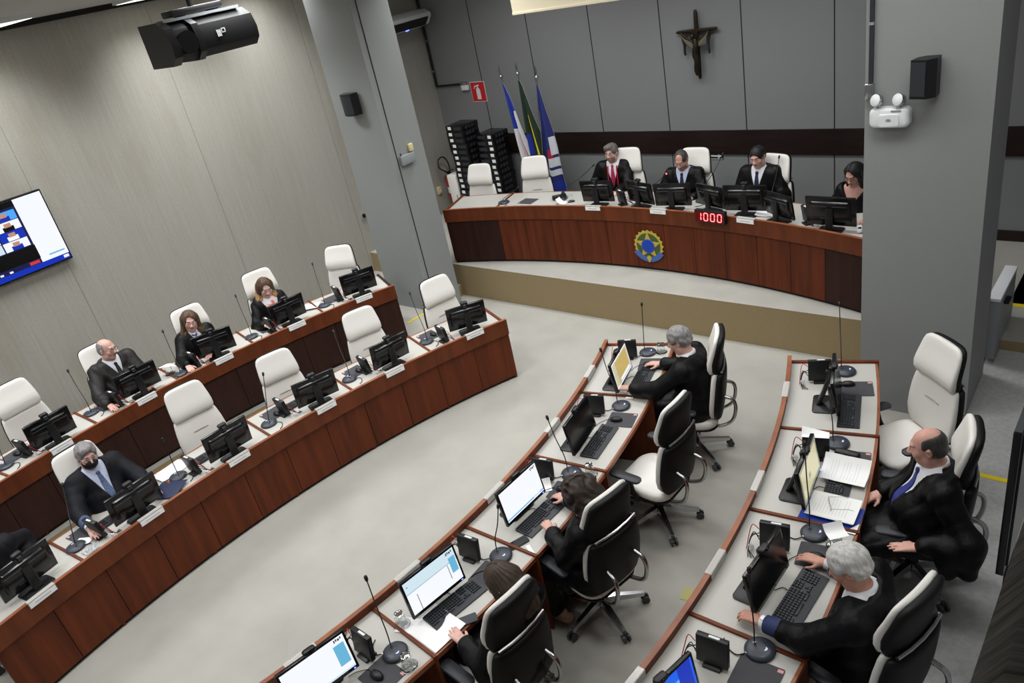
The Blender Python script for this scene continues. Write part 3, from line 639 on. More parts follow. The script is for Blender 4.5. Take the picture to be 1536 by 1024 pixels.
t = thing('napkin', 'folded white napkin over the glass under the TV', 'napkin'); put(t, 'LR', 175.4, .40, 0, ROW['LR']['top'] + .1)
b = MB(); b.sheet(6, 6, lambda u, v: ((u - .5) * .15, (v - .5) * .15, .002 + .05 * max(0, u + v - 1.1) - .06 * max(0, .3 - u)), (0, 0, .002)); b.build('cloth', 'paper', t)
put(make_glass('upturned clear glass by the white-haired man nearest the dais', upside=True), 'RF', 19.2, .6)
put(sheet('paper_slip', 'white slip under the left fist of the man nearest the dais', 'paper', .2, .07, .0, lines=False), 'RF', 14.45, .50, 0)
put(sheet('tissue', 'white tissue beside the small computer of the curly-haired woman', 'tissue', .10, .12, .08, lines=False), 'RF', 5.15, .33, 40)
put(make_glass('clear glass hidden behind the curly-haired woman\'s head', upside=True), 'RF', 6.9, .60)
put(make_phone('black phone lying at the curly-haired woman\'s place'), 'RF', 1.35, .50, 68)
put(sheet('paper_slip', 'narrow white strip beside the phone of the curly-haired woman', 'paper', .03, .1, .0, lines=False), 'RF', 1.25, .62, -30)
put(make_phone('black phone by the straight-haired woman\'s keyboard', 'dark'), 'RF', -3.25, .655, 60)
put(sheet('document', 'white sheet under the straight-haired woman\'s hand', 'document', .26, .30, .015, lines=False, stack=2), 'RF', -4.25, .53, 0)
put(make_glass('upturned clear glass on a napkin behind the white sheet', upside=True), 'RF', -4.95, .31)
t = thing('napkin', 'white napkin under the glass behind the white sheet', 'napkin'); put(t, 'RF', -4.85, .345, 25)
b = MB(); b.sheet(4, 4, lambda u, v: ((u - .5) * .13, (v - .5) * .13, .0012 + .012 * max(0, .4 - u)), (0, 0, .001)); b.build('cloth', 'paper', t, smooth=0)
put(make_glass('upturned clear glass beside the microphone at the fifth place', upside=True), 'RF', -6.1, .615)
put(sheet('document', 'curled white letter over the keyboard of the bald man', 'document', .21, .30, .10), 'RR', 10.75, .53, -6, ROW['RR']['top'] + .027)
put(sheet('document', 'white letter with glasses lying on it, by the bald man', 'document', .22, .30, .02, stack=2), 'RR', 8.35, .52, -4, ROW['RR']['top'] + .026)
t = thing('brochure', 'white and royal blue brochure under the bald man\'s letter', 'brochure'); put(t, 'RR', 8.1, .515, -4)
b = MB(); b.box((0, 0, .003), (.25, .36, .006)); b.build('blue_cover', 'blue', t, smooth=0)
b = MB(); b.prism([(-.125, -.18), (-.02, -.18), (-.125, -.11)], .0062, .0066); b.build('white_corner', 'paper', t, smooth=0)
t = thing('eyeglasses', 'thin-framed glasses lying on the bald man\'s letter', 'glasses'); put(t, 'RR', 8.4, .50, 20, ROW['RR']['top'] + .036)
b = MB()
for s in (-1, 1):
    b.tube([(s * .034 + .026 * cos(k * pi / 7), .0, .018 + .019 * sin(k * pi / 7)) for k in range(15)], .0012, 6)
    b.tube([(s * .06, 0, .025), (s * .062, -.1, .02), (s * .058, -.135, .004)], .0014, 6)
b.tube([(-.009, 0, .024), (.009, 0, .024)], .0012, 6); b.build('frame', 'steel', t)
t = thing('spectacle_case', 'black zipped case on the bald man\'s mouse mat', 'case'); put(t, 'RR', 12.2, .52, 80, ROW['RR']['top'] + .004)
b = MB(); b.loft([[(x, y * k, .024 + z * k) for y, z in [(.034 * cos(2 * pi * i / 14), .023 * sin(2 * pi * i / 14)) for i in range(14)]] for x, k in ((-.085, .3), (-.08, .8), (-.07, 1), (.07, 1), (.08, .8), (.085, .3))]); b.build('body', 'black', t, smooth=60)
b = MB(); b.tube([(-.0825, 0, .046), (.0825, 0, .046)], .002, 6); b.build('zip', 'dark', t)
t = thing('headset', 'black headset tangled in front of the zipped case', 'headset'); put(t, 'RR', 11.6, .49, 10, ROW['RR']['top'] + .004)
b = MB(); b.tube(spline([(.05 * cos(k * pi / 5), .055 * sin(k * pi / 5), .014 + .004 * k) for k in range(6)], 4), .006, 8); b.build('headband', 'black', t, smooth=60)
for s in (-1, 1):
    b = MB(); b.tube([(s * .055, -.005, .02), (s * .042, .0, .024)], [.024, .022], 12); b.build('ear_pad', 'black', t)
t = thing('folded_sheet', 'folded white sheet propped on the bald man\'s small computer', 'paper'); put(t, 'RR', 11.75, .32, 6, ROW['RR']['top'] + .2)
b = MB(); b.sheet(6, 6, lambda u, v: (-.03 + .07 * u, -.09 + .18 * v, .004 + .07 * max(0, u - .35) * v), (0, 0, .001)); b.build('sheet', 'paper', t, smooth=0)
put(make_glass('glass beside the white-haired man typing, covered by a paper cone'), 'RR', 6.45, .60)
put(sheet('tissue', 'white tissue over the glass next to the typing man', 'tissue', .1, .12, .06, lines=False), 'RR', 6.45, .6, 40, ROW['RR']['top'] + .1)
# ---------------------------------------------------------------- the head table's things
zt = ROW['DS']['top']
DM = [(94.5, .15, 3, .455, 'third chair'), (90.6, .16, -15, .44, 'x'), (87.6, .13, 12, .455, 'x'), (84.6, .20, -14, .42, 'x'), (81.7, .19, 14, .49, 'x'), (78.9, .15, -16, .43, 'x'), (75.0, .14, 14, .50, 'x')]
DL = ['monitor back in front of the man in the magenta tie', 'turned monitor back between the man in the magenta tie and the balding man', 'monitor back in front of the balding man at the head table', 'small turned monitor behind the red clock', 'monitor back in front of the young man, beside the red clock', 'angled monitor back between the young man and the woman', 'wide monitor back in front of the woman by the pillar']
for (a, dr, tn, w_, _), lb in zip(DM, DL):
    t, T, h = make_monitor('black ' + lb, 'off', w=w_, h=w_ * .64, grp='monitors on the head table'); put(t, 'DS', a, dr, tn)
    if a in (94.5, 90.6, 81.7):
        put(make_webcam('webcam on the ' + lb.split(',')[0].replace(' back', '').replace('turned monitor between the man in the magenta tie and the balding man', 'turned monitor beside the magenta-tie man'), T, h), 'DS', a, dr, tn)
for a, dr, xy, z, lb, li in ((98.8, .36, (-5.993, 8.159), .42, 'leaning toward the man in the magenta tie', 0), (91.3, .386, (-4.80, 8.02), .40, 'with a red light ring, by the balding man', 1), (86.4, .47, (-4.38, 8.66), .43, 'upright between the balding and the young man', 0), (81.1, .60, (-3.62, 8.55), .43, 'beside the young man\'s shoulder', 0), (104.2, .28, (-7.25, 8.0), .13, 'folded low by the wooden divider of the head table', 0)):
    put(make_mic('microphone ' + lb, rel('DS', a, dr, z, xy), light=bool(li)), 'DS', a, dr)
put(make_pad('grey desk mat on the bare end of the head table'), 'DS', 101.9, .31, 80)
put(make_glass('water glass beside the first monitor of the head table'), 'DS', 97.6, .27)
t = put(sheet('napkin', 'crumpled white napkin by the water glass of the head table', 'napkin', .14, .12, .10, lines=False), 'DS', 98.2, .21)
t = thing('handset', 'black desk handset behind the napkin on the head table', 'handset'); put(t, 'DS', 99.1, .40, 30)
b = MB(); b.box((0, 0, .03), (.2, .16, .05), rot=(.25, 0, 0), bev=.01); b.build('cradle', 'black', t)
b = MB(); b.box((-.06, 0, .07), (.05, .19, .03), rot=(.25, 0, 0), bev=.012); b.build('receiver', 'dark', t)
put(make_client('small black computer beside the magenta-tie man\'s monitor'), 'DS', 92.4, .2, 60)
put(make_client('small black computer between the angled and the wide monitor'), 'DS', 76.9, .2, 60)
put(make_glass('clear cup behind the young man\'s monitor'), 'DS', 79.9, .42)
t = thing('white_phone', 'white cordless phone at the pillar end of the head table', 'phone'); put(t, 'DS', 73.4, .24, 35)
b = MB(); b.box((0, 0, .022), (.05, .16, .04), rot=(.05, 0, 0), bev=.012); b.build('case', 'white', t)
b = MB(); b.box((0, .03, .043), (.03, .05, .004), rot=(.05, 0, 0)); b.build('display', 'gloss', t)
for a, lb in ((94.55, 'under the magenta-tie man\'s monitor'), (88.5, 'under the balding man\'s monitor'), (81.0, 'right below the red clock\'s end')):
    make_plate('DS', a, 'white name plate on the head table ' + lb.replace('right below', 'just past'), False)
put(sheet('document', 'white papers behind the monitors of the young man', 'document', .21, .3, .03, stack=2), 'DS', 80.6, .34, 20)
# clock
t = thing('digital_clock', 'black digital counter with glowing red digits 1000', 'clock', at('DS', 83.7, -.045, 1.262), R_(83.7 + 90))
b = MB(); b.box((0, 0, .074), (.40, .06, .148), bev=.006); cs = b.build('case', 'black', t)
b = MB(); b.box((0, .0302, .074), (.37, .002, .12)); b.build('window', mat('dark red filter', (52, 8, 12), .25, emit=(150, 8, 16), estr=.25), t, smooth=0)
def seg_digit(ch, x):
    on = {'1': 'bc', '0': 'abcdef'}[ch]; w, h, k = .05, .09, .010; b = MB()
    S = {'a': (0, h / 2, w - k, k), 'd': (0, -h / 2, w - k, k), 'f': (-w / 2, h / 4, k, h / 2 - k), 'e': (-w / 2, -h / 4, k, h / 2 - k), 'b': (w / 2, h / 4, k, h / 2 - k), 'c': (w / 2, -h / 4, k, h / 2 - k)}
    for s in on:
        cx, cz, sx, sz = S[s]; b.box((-(x + cx + cz * .08), .0325, .074 + cz), (sx, .002, sz))
    b.build('digit', 'redled', cs, smooth=0)
for ch, x in (('1', -.135), ('0', -.045), ('0', .045), ('0', .135)): seg_digit(ch, x)
# emblem on the front of the head table
t = thing('coat_of_arms', 'painted coat of arms with a blue disc on the head table front', 'emblem', at('DS', 89.75, .012, .845), R_(89.75 + 90), None); t.scale = (1.08, 1, 1.08)
M['gold'] = mat('painted gold', (196, 172, 74), .5); M['leaf'] = mat('painted green', (74, 92, 44), .6); M['sky'] = mat('painted mid blue', (70, 104, 176), .5); M['royal'] = mat('painted bright blue', (24, 64, 178), .4)
def disc(b, pts, y0, y1): b.loft([[(-x, y0, z) for x, z in pts], [(-x, y1, z) for x, z in pts]])
star = lambda n, ro, ri, ph=90: [((ro if k % 2 == 0 else ri) * cos(R_(ph + 180 * k / n)), (ro if k % 2 == 0 else ri) * sin(R_(ph + 180 * k / n))) for k in range(2 * n)]
circ = lambda r, cx=0, cz=0, n=28: [(cx + r * cos(2 * pi * k / n), cz + r * sin(2 * pi * k / n)) for k in range(n)]
b = MB(); disc(b, star(20, .198, .178), 0, .010); b.build('sunburst', 'gold', t, smooth=0)
b = MB(); disc(b, circ(.158), .010, .014); b.build('wreath', 'leaf', t, smooth=0)
b = MB(); disc(b, star(5, .17, .075), .014, .020); b.build('star', 'gold', t, smooth=0)
b = MB(); disc(b, circ(.088), .020, .024); b.build('ring', 'sky', t, smooth=0)
b = MB(); disc(b, circ(.078), .024, .027); b.build('disc', 'royal', t, smooth=0)
b = MB()
up_ = [(.235 * cos(R_(a)), .04 + .235 * sin(R_(a)) * 1.02) for a in range(212, 329, 8)]; lo_ = [(.165 * cos(R_(a)), .03 + .17 * sin(R_(a))) for a in range(328, 211, -8)]
n_ = len(up_)
for i in range(n_ - 1):
    q = [up_[i], up_[i + 1], lo_[n_ - 2 - i], lo_[n_ - 1 - i]]; disc(b, q, .008, .022)
bmesh.ops.remove_doubles(b.bm, verts=b.bm.verts[:], dist=1e-5); b.build('ribbon', 'sky', t, smooth=0)
b = MB(); disc(b, circ(.03, 0, -.150), .020, .026); disc(b, [(-.012, -.2), (.012, -.2), (.02, -.14), (-.02, -.14)], .020, .028); b.build('hilt', 'gold', t, smooth=0)

# ---------------------------------------------------------------- back wall
t = thing('crucifix', 'dark bronze crucifix with a draped cloth on the grey wall', 'crucifix', (-5.02, YB, 2.49))
b = MB(); b.loft([[(x * k, -.055 + y * k, z) for x, y in rrect(.05, .04, .01, 2)] for z, k in ((0, .5), (.02, .8), (.2, 1), (.7, 1), (.83, .8), (.85, .5))]); b.build('upright', 'brass', t)
b = MB(); b.loft([[(x, -.055 + y * k, .60 + .012 * x + z * k) for y, z in rrect(.035, .05, .01, 2)] for x, k in ((-.29, .4), (-.26, .8), (0, 1), (.26, .8), (.29, .4))]); b.build('crossbar', 'brass', t)
b = MB(); b.tube(spline([(-.2, -.10, .585), (-.12, -.115, .53), (-.05, -.12, .49), (0, -.125, .46), (.05, -.12, .49), (.12, -.115, .53), (.2, -.10, .585)], 4), .016, 8)
b.tube(spline([(0, -.12, .5), (0.01, -.125, .42), (-.01, -.12, .33), (.012, -.12, .24), (-.01, -.11, .13), (0, -.10, .06)], 4), [.03 + .018 * sin(k / 20 * pi) * (1 - k / 30) for k in range(21)], 10); b.ball((-.012, -.15, .545), (.032, .036, .042)); b.build('figure', 'brass', t, smooth=60)
M['cl_dark'] = mat('dark bronze cloth', (74, 70, 66), .6, .3)
for s in (-1, 1):
    b = MB(); b.sheet(8, 10, lambda u, v: (s * (.17 + (u - .5) * (.075 - .055 * v) + .005 * sin(9 * v)), -.075 - .018 * sin(u * 7 + 2 * v), .58 - .27 * v), (0, .006, 0)); b.build('hanging_cloth', 'cl_dark', t, smooth=60)
b = MB(); b.sheet(12, 4, lambda u, v: (-.19 + .38 * u, -.13 - .012 * sin(9 * u), .57 - (.10 + .055 * v) * sin(pi * u) - .015 * v), (0, .005, 0)); b.build('sash', mat('pale bronze', (120, 112, 92), .5, .4), t, smooth=60)

t = thing('fire_extinguisher_sign', 'red square sign with a white extinguisher symbol', 'sign', (-9.05, YB, 2.486))
b = MB(); b.box((0, -.006, 0), (.32, .006, .325)); b.build('white_edge', 'white', t, smooth=0)
b = MB(); b.box((0, -.010, 0), (.30, .004, .305)); b.build('red_field', 'sign_red', t, smooth=0)
b = MB()
body = [(-.04, -.12), (.045, -.12), (.045, .03), (.03, .055), (.012, .065), (.012, .085), (.04, .10), (.03, .115), (-.01, .105), (-.06, .10), (-.085, .06), (-.075, .045), (-.05, .08), (-.012, .085), (-.012, .065), (-.03, .055), (-.04, .03)]
b.loft([[(x, -.0125, z) for x, z in body], [(x, -.0145, z) for x, z in body]]); b.build('symbol', 'white', t, smooth=0)
t = thing('alarm_box', 'small white alarm box beside the red extinguisher sign', 'alarm box', (-9.31, YB, 2.60))  # an alarm box, fixed to the grey wall
b = MB(); b.box((0, -.03, -.03), (.15, .05, .08), bev=.006); b.build('box', 'white', t)
b = MB(); b.box((-.01, -.03, .035), (.12, .05, .05), bev=.006); b.build('coupling', 'chrome', t)
t = thing('wall_conduit', 'black cable conduit running down the wall corner to the alarm box', 'conduit', (-9.97, YB - .03, 2.62))
b = MB(); b.tube([(0, 0, 2.15), (0, 0, 0)], .022, 8); b.build('upright_pipe', 'black', t)
b = MB(); b.tube([(0, 0, 0), (.55, 0, .01)], .016, 8); b.build('level_pipe', 'black', t)
for z in (.25, .75, 1.25):
    b = MB(); b.box((0, 0, z), (.055, .05, .03)); b.build('clip', 'chrome', t)
t = thing('exit_sign', 'black exit arrow sign with a white arrow, on the grey wall', 'sign', (-4.93, YB, 1.445))
b = MB(); b.box((0, -.005, 0), (.27, .006, .10)); b.build('plate', 'black', t, smooth=0)
b = MB(); arrow = [(-.12, -.012), (.06, -.012), (.06, -.032), (.12, 0), (.06, .032), (.06, .012), (-.12, .012)]
b.loft([[(x, -.0085, z) for x, z in arrow], [(x, -.0105, z) for x, z in arrow]])
b.box((0, -.009, .043), (.25, .002, .006)); b.box((0, -.009, -.043), (.25, .002, .006)); b.build('arrow', 'white', t, smooth=0)

# flags on a stand
M['f_white'] = mat('white flag cloth', (216, 216, 220), .8); M['f_red'] = mat('red flag cloth', (178, 30, 46), .8); M['f_blue'] = mat('blue flag cloth', (30, 52, 150), .8)
M['f_green'] = mat('dark green flag cloth', (28, 46, 32), .8); M['f_yellow'] = mat('yellow flag cloth', (218, 200, 40), .8); M['f_navy'] = mat('dark blue flag cloth', (36, 44, 110), .8)
FM = ['f_white', 'f_red', 'f_blue', 'f_green', 'f_yellow', 'f_navy']
t = thing('flag_stand', 'low wooden flag stand behind the chair at the head table', 'flag stand', (-7.72, 9.1, .5))
b = MB(); b.box((0, 0, .03), (.5, .40, .06), bev=.01); b.build('base', 'wood_dark', t)
for s, q in ((-.14, -.02), (0, -.10), (.14, -.16)):
    b = MB(); b.lathe([(.03, .06), (.03, .16), (.024, .16), (.024, .065)], 14, T=Matrix.Translation((s, q, 0))); b.build('socket', 'steel', t)
def flag(name_label, xb, xt, zt_, width, zlow, shade, lean, seed):
    t = thing('flag', name_label, 'flag', (xb, 9.1 - lean, .57), 0, 'flags behind the head table')
    L = zt_ - .57; dx = xt - xb; P = lambda z: V((dx * z / L, 0, z))
    b = MB(); b.tube([P(0), P(L - .03)], .014, 10); pole = b.build('pole', 'chrome', t, smooth=60)
    b = MB(); b.ball(P(L), .032); b.build('ball', 'chrome', pole, smooth=60)
    b = MB(); q = P(L + .03); b.loft([[(q.x + x * k, y * k, q.z + h) for x, y in ((.026, 0), (0, .006), (-.026, 0), (0, -.006))] for h, k in ((0, .3), (.05, 1), (.14, .1))]); b.build('spear', 'steel', pole, smooth=0)
    z1 = L - .09; z0 = zlow - .57
    def f(u, v):
        z = z1 + (z0 - z1) * v; p = P(max(z, 0)); w = width * (.05 + .95 * min(1, v * 1.15) ** .8) * (1 - .25 * max(0, v - .85) / .15 * u)
        return (p.x + w * (u ** .9) + .012 * sin(11 * v + seed) * u + lean * v * u, p.y - .02 - .05 * sin(u * 9 + seed + 1.2 * v) * min(1, v * 2), z - .06 * u * v - .05 * (1 - abs(2 * u - 1)) * v)
    b = MB(); b.sheet(24, 40, f, (0, .004, 0), shade)
    b.build('cloth', FM, t, smooth=70)
def sh_bahia(u, v):
    if v < .36 - .10 * u + .05 * sin(5 * u): return 2
    if .34 < u < .78 and .40 < v < .84: return 1
    return 0
def sh_brazil(u, v):
    d = abs(u - .55) * 1.4 + abs(v - .6) * 1.6
    if .50 < u < .66 and .28 < v < .62: return 4
    if u < .16 and .46 < v < .62: return 2
    if (u < .3 and .62 < v < .76): return 5
    if u < .5 and .78 < v < .86: return 4
    return 3
def sh_court(u, v):
    if .42 < v < .58 and u > .6: return 0
    if .52 < v < .60 and .35 < u < .62: return 1
    if .60 < v < .68 and u > .25: return 0
    if .71 < v < .76: return 0
    return 5 if v < .8 else 2
flag('white, red and blue flag, the one nearest the stacked black boxes', -7.86, -8.13, 2.775, .27, .86, sh_bahia, .02, .3)
flag('dark green flag with yellow, the middle flag of the stand', -7.72, -7.724, 2.815, .30, .95, sh_brazil, .10, 1.7)
flag('dark blue flag with white bands, farthest from the black boxes', -7.58, -7.33, 2.754, .30, .92, sh_court, .16, 2.9)

# stacks of small computers
def box_stack(x, y, n, lab, which, seed):
    random.seed(seed)
    for k in range(n):
        pos = 'topmost' if k == n - 1 else 'bottom' if k == 0 else f'{["", "second", "third", "fourth", "fifth", "sixth", "seventh", "eighth", "ninth", "tenth", "eleventh", "twelfth", "thirteenth", "fourteenth", "fifteenth", "sixteenth", "seventeenth"][n - 1 - k]} from the top'
        t = thing('desktop_computer', f'flat black computer case, {pos} of the stack {which}', 'computer', (x + random.uniform(-.012, .012), y + random.uniform(-.01, .01), .501 + k * .0965), random.uniform(-.03, .03), 'stacked computer cases')
        b = MB(); b.box((0, 0, .047), (.37, .38, .094), bev=.003); cs = b.build('case', 'gloss', t)
        b = MB(); b.box((lab, -.1915, .056), (.072, .002, .05)); b.build('white_label', 'paper', t, smooth=0)
        b = MB(); b.box((lab + (.17 if lab < 0 else -.18), -.191, .05), (.16, .003, .05)); b.build('drive_slot', 'dark', cs)
        b = MB()
        for r in range(3): b.box((.1855, .05 - .07 * r, .05), (.002, .05, .05))
        b.build('vent', 'dark', cs)
box_stack(-9.0, 8.9, 17, -.10, 'by the extinguisher', 5)
box_stack(-8.56, 9.06, 15, .12, 'by the flags', 6)

# fire extinguisher on the screen wall
t = thing('hanging_fire_extinguisher', 'red fire extinguisher hanging in the corner behind the head table', 'fire extinguisher', (-9.88, 9.2, .70))
b = MB(); b.lathe([(.0, 0), (.075, 0), (.085, .02), (.085, .36), (.07, .41), (.03, .45), (.025, .47)], 20); cy = b.build('cylinder', 'red', t, smooth=50)
b = MB(); b.lathe([(.0865, .14), (.0865, .25)], 20, cap=False); b.build('instruction_label', 'white', cy)
b = MB(); b.box((0, 0, .49), (.05, .05, .05), bev=.006); b.box((.05, 0, .53), (.14, .025, .02), rot=(0, -.3, 0), bev=.005); b.build('valve', 'black', t)
b = MB(); b.tube(spline([(.0, -.03, .49), (.02, -.12, .56), (.0, -.2, .64), (-.03, -.16, .76), (-.03, -.03, .78), (0, .03, .66), (.03, 0, .5)], 6), .012, 8); b.build('hose', 'black', t, smooth=60)
b = MB(); b.box((-.10, 0, .4), (.06, .05, .05)); b.build('bracket', 'steel', t)
t = thing('wall_outlet', 'cream wall outlet below the extinguisher hose', 'outlet', (XL + .02, 9.0, .93))
b = MB(); b.box((0, 0, 0), (.04, .09, .13), bev=.006); b.build('plate', mat('aged cream plastic', (206, 190, 150), .5), t)
b = MB(); b.box((.021, 0, 0), (.004, .03, .04)); b.build('socket', 'white', t)
t = thing('white_cabinet', 'narrow white cabinet behind the chair at the extinguisher end', 'cabinet', (-9.32, 8.80, .5))
b = MB(); b.box((0, 0, .41), (.2, .2, .82), bev=.006); b.build('body', 'leather', t)
b = MB(); b.box((0, -.103, .41), (.17, .01, .76), bev=.003); dr = b.build('door', 'leather', t)
b = MB(); b.box((.06, -.112, .45), (.012, .012, .08)); b.build('handle', 'steel', dr)

# ---------------------------------------------------------------- screen wall
t = thing('wall_tv', 'large wall TV showing a video call on a dark page beside a white page', 'TV', (XL, 2.2, 2.66))
b = MB(); b.box((.045, 0, 0), (.05, 1.5, .86), bev=.006); b.build('housing', 'gloss', t)
b = MB(); b.box((.012, 0, 0), (.022, .5, .4)); b.build('wall_bracket', 'black', t)
b = MB(); Tm = Matrix.Translation((.0708, 0, 0)) @ Matrix(((0, 1, 0, 0), (1, 0, 0, 0), (0, 0, 1, 0), (0, 0, 0, 1))) @ Matrix.Scale(-1, 4, V((0, 1, 0)))
cells = [full('w'), (0, 0, 1, .075, 'deep'), (0, .075, .79, 1, 'navy'), (0, .92, .79, 1, 'off'), (.70, .085, .775, .13, 'red'), (.86, .13, .98, .15, 'bar'), (.95, .02, .99, .06, 'w')]
random.seed(11)
for r in range(4):
    for c_ in range(4):
        u0, v0 = .02 + .19 * c_, .36 + .135 * r
        cells.append((u0, v0, u0 + .18, v0 + .125, random.choice(['w', 'pale', 'bar', 'sky', 'deep', 'w'])))
        cells.append((u0 + .05, v0, u0 + .13, v0 + .06, random.choice(['off', 'deep', 'ink', 'w'])))
        cells.append((u0 + .065, v0 + .05, u0 + .115, v0 + .105, 'skin'))
cells.append((0, .15, .79, .35, 'off'))
for c_ in range(8): cells.append((.05 + .07 * c_, .09, .075 + .07 * c_, .115, 'w'))
screen_cells(b, -.735, .735, -.41, .41, 0, cells, Tm); b.build('screen', list(SCREEN.values()), t, smooth=0)
t = thing('wall_camera', 'small chrome and black camera on the beige wall by the pillar', 'camera', (XL, 7.27, 1.13))
b = MB(); b.tube([(0, 0, 0), (.05, 0, 0)], .02, 10); b.build('bracket', 'chrome', t)
b = MB(); b.tube([(.05, .03, 0), (.075, -.04, -.0)], [.035, .03], 14); b.build('body', 'chrome', t, smooth=50)
b = MB(); b.tube([(.075, -.04, 0), (.08, -.055, 0)], .034, 14); b.build('lens', 'gloss', t)
t = thing('ceiling_air_conditioner', 'white air conditioner high on the beige wall behind the pillar', 'air conditioner', (XL, 8.5, 3.62))
b = MB(); b.loft([[(x * k, y, z) for x, z in ((.0, .25), (.40, .25), (.50, .2), (.52, .15), (.42, .03), (.3, 0), (.0, 0))] for y, k in ((-1.0, 1), (.72, 1), (.80, .93), (.84, .8))]); b.build('housing', 'white', t, smooth=30)
b = MB(); b.loft([[(.523, -.98, .14), (.425, -.98, .03), (.435, -.98, .02), (.535, -.98, .13)], [(.523, .68, .14), (.425, .68, .03), (.435, .68, .02), (.535, .68, .13)]]); gr = b.build('air_grille', 'black', t, smooth=0)
b = MB()
for k in range(12): b.box((.486, -.9 + .14 * k, .078), (.10, .012, .012), rot=(0, -.85, 0))
b.build('louvre', 'dark', gr)
b = MB(); b.box((.395, .3, .008), (.04, .05, .012), rot=(0, -.3, 0)); b.build('indicator', 'blueled', t)

# ---------------------------------------------------------------- pillars
t = thing('wall_speaker', 'black wedge loudspeaker on the pillar of the screen side', 'loudspeaker', (-8.2, 6.32, 2.98))
b = MB(); b.loft([[(-.13, -.03, z), (-.11, -.13, z), (.0, -.16, z), (.11, -.13, z), (.13, -.03, z)] for z in (0, .27)]); b.build('cabinet', 'black', t)
b = MB(); b.loft([[(-.1, -.137, z), (.0, -.165, z), (.1, -.137, z), (0, -.15, z)] for z in (.02, .25)]); b.build('grille', 'dark', t)
b = MB(); b.box((0, -.015, .14), (.06, .03, .1)); b.build('wall_bracket', 'black', t)
t = thing('junction_box', 'grey metal box on the pillar side near the head table', 'box', (-7.80, 6.56, 2.31))
b = MB(); b.box((.035, 0, 0), (.06, .24, .12), bev=.006); b.build('box', 'grey_box', t)
b = MB(); b.tube([(.03, -.09, .06), (.03, -.09, .10)], .008, 8); b.build('antenna', 'dark', t)
t = thing('sensor', 'cream sensor above the grey box on the pillar', 'sensor', (-7.80, 6.67, 2.43))
b = MB(); b.box((.025, 0, 0), (.04, .07, .10), bev=.008); b.build('housing', mat('cream plastic', (216, 204, 150), .5), t)
t = thing('wall_speaker', 'black loudspeaker above the emergency light', 'loudspeaker', (-1.50, 6.2, 2.98))
b = MB(); b.loft([[(-.09, -.15, z), (.02, -.17, z), (.075, -.12, z), (.075, -.02, z), (-.02, -.02, z), (-.07, -.06, z)] for z in (0, .27)]); b.build('cabinet', 'black', t)
b = MB(); b.loft([[(-.085, -.153, z), (.015, -.173, z), (.013, -.176, z), (-.087, -.156, z)] for z in (.02, .255)]); b.build('grille', 'dark', t, smooth=0)
b = MB(); b.box((0, -.01, .13), (.06, .02, .1)); b.build('wall_bracket', 'black', t)
t = thing('wall_mounted_emergency_light', 'white emergency light with two lamp heads on the grey pillar', 'emergency light', (-1.745, 6.2, 2.75))
b = MB(); b.loft([[(x * k, -y2, .075 + z * k) for x, z in rrect(.285, .15, .04, 4)] for y2, k in ((.0, 1), (.055, 1), (.072, .94), (.08, .8))]); hs = b.build('housing', 'white', t, smooth=50)
b = MB(); b.loft([[(x, -.0815, .06 + z) for x, z in rrect(.15, .1, .02, 3)], [(x, -.086, .06 + z) for x, z in rrect(.14, .09, .02, 3)]]); b.build('front_panel', 'white', hs)
b = MB(); b.loft([[(x, -.088, .065 + z * .5) for x, z in circ(.018)], [(x, -.0895, .065 + z * .5) for x, z in circ(.018)]]); b.build('badge', 'grey_box', hs, smooth=0)
b = MB(); b.box((.05, -.082, .13), (.07, .002, .012)); b.build('status_strip', 'grey_box', hs, smooth=0)
for s, dx in ((-1, -.085), (1, .07)):
    b = MB(); b.tube([(dx, -.05, .15), (dx, -.05, .185)], .012, 10); b.lathe([(.012, -.03), (.042, -.01), (.048, .02), (.046, .03), (.02, .03)], 18, T=Matrix.Translation((dx, -.055, .205)) @ Matrix.Rotation(R_(70), 4, 'X') @ Matrix.Rotation(R_(-25), 4, 'Y')); lh = b.build('lamp_head', 'chrome', t, smooth=50)
    b = MB(); b.lathe([(.0, .031), (.044, .031), (.03, .04), (0, .043)], 18, T=Matrix.Translation((dx, -.055, .205)) @ Matrix.Rotation(R_(70), 4, 'X') @ Matrix.Rotation(R_(-25), 4, 'Y')); b.build('lens', 'white', lh, smooth=50)
t = thing('pillar_conduit', 'dark metal conduit running down the pillar edge to the emergency light', 'conduit', (-1.895, 6.2, 3.0))
b = MB(); b.box((0, -.015, .95), (.028, .025, 1.75)); b.build('rail', 'dark', t)
b = MB(); b.box((-.005, -.03, .02), (.06, .06, .12), bev=.01); b.build('junction', 'chrome', t)
for z in (.5, .95): 
    b = MB(); b.box((0, -.018, z), (.034, .03, .02)); b.build('joint', 'grey_box', t)

# hanging projector and projection screen case
t = thing('ceiling_projector', 'black projector hanging from the ceiling on a pole', 'projector', (-5.5, 3.1, 4.22))
b = MB(); b.loft([[(x, y, z) for x, z in ((-.2, .25), (.05, .26), (.14, .21), (.17, .12), (.16, .05), (.10, 0), (-.2, 0))] for y in (-.36, .33)]); cs = b.build('case', 'shell', t, smooth=40)
b = MB(); b.loft([[(x, y, z) for x, z in ((-.19, .275), (.075, .275), (.16, .225), (.19, .12), (.175, .04), (.11, -.012), (-.19, -.012))] for y in (-.37, -.31)]); b.build('end_cheek', 'black', cs, smooth=40)
b = MB(); b.loft([[(x, y, z) for x, z in ((-.19, .275), (.06, .275), (.16, .225), (.19, .12), (.175, .04), (.11, -.012), (-.19, -.012))] for y in (-.17, -.12)]); b.build('lens_cheek', 'black', cs, smooth=40)
b = MB(); b.tube([(.15, -.24, .12), (.185, -.24, .12)], [.07, .075], 20); b.build('lens', 'gloss', cs, smooth=40)
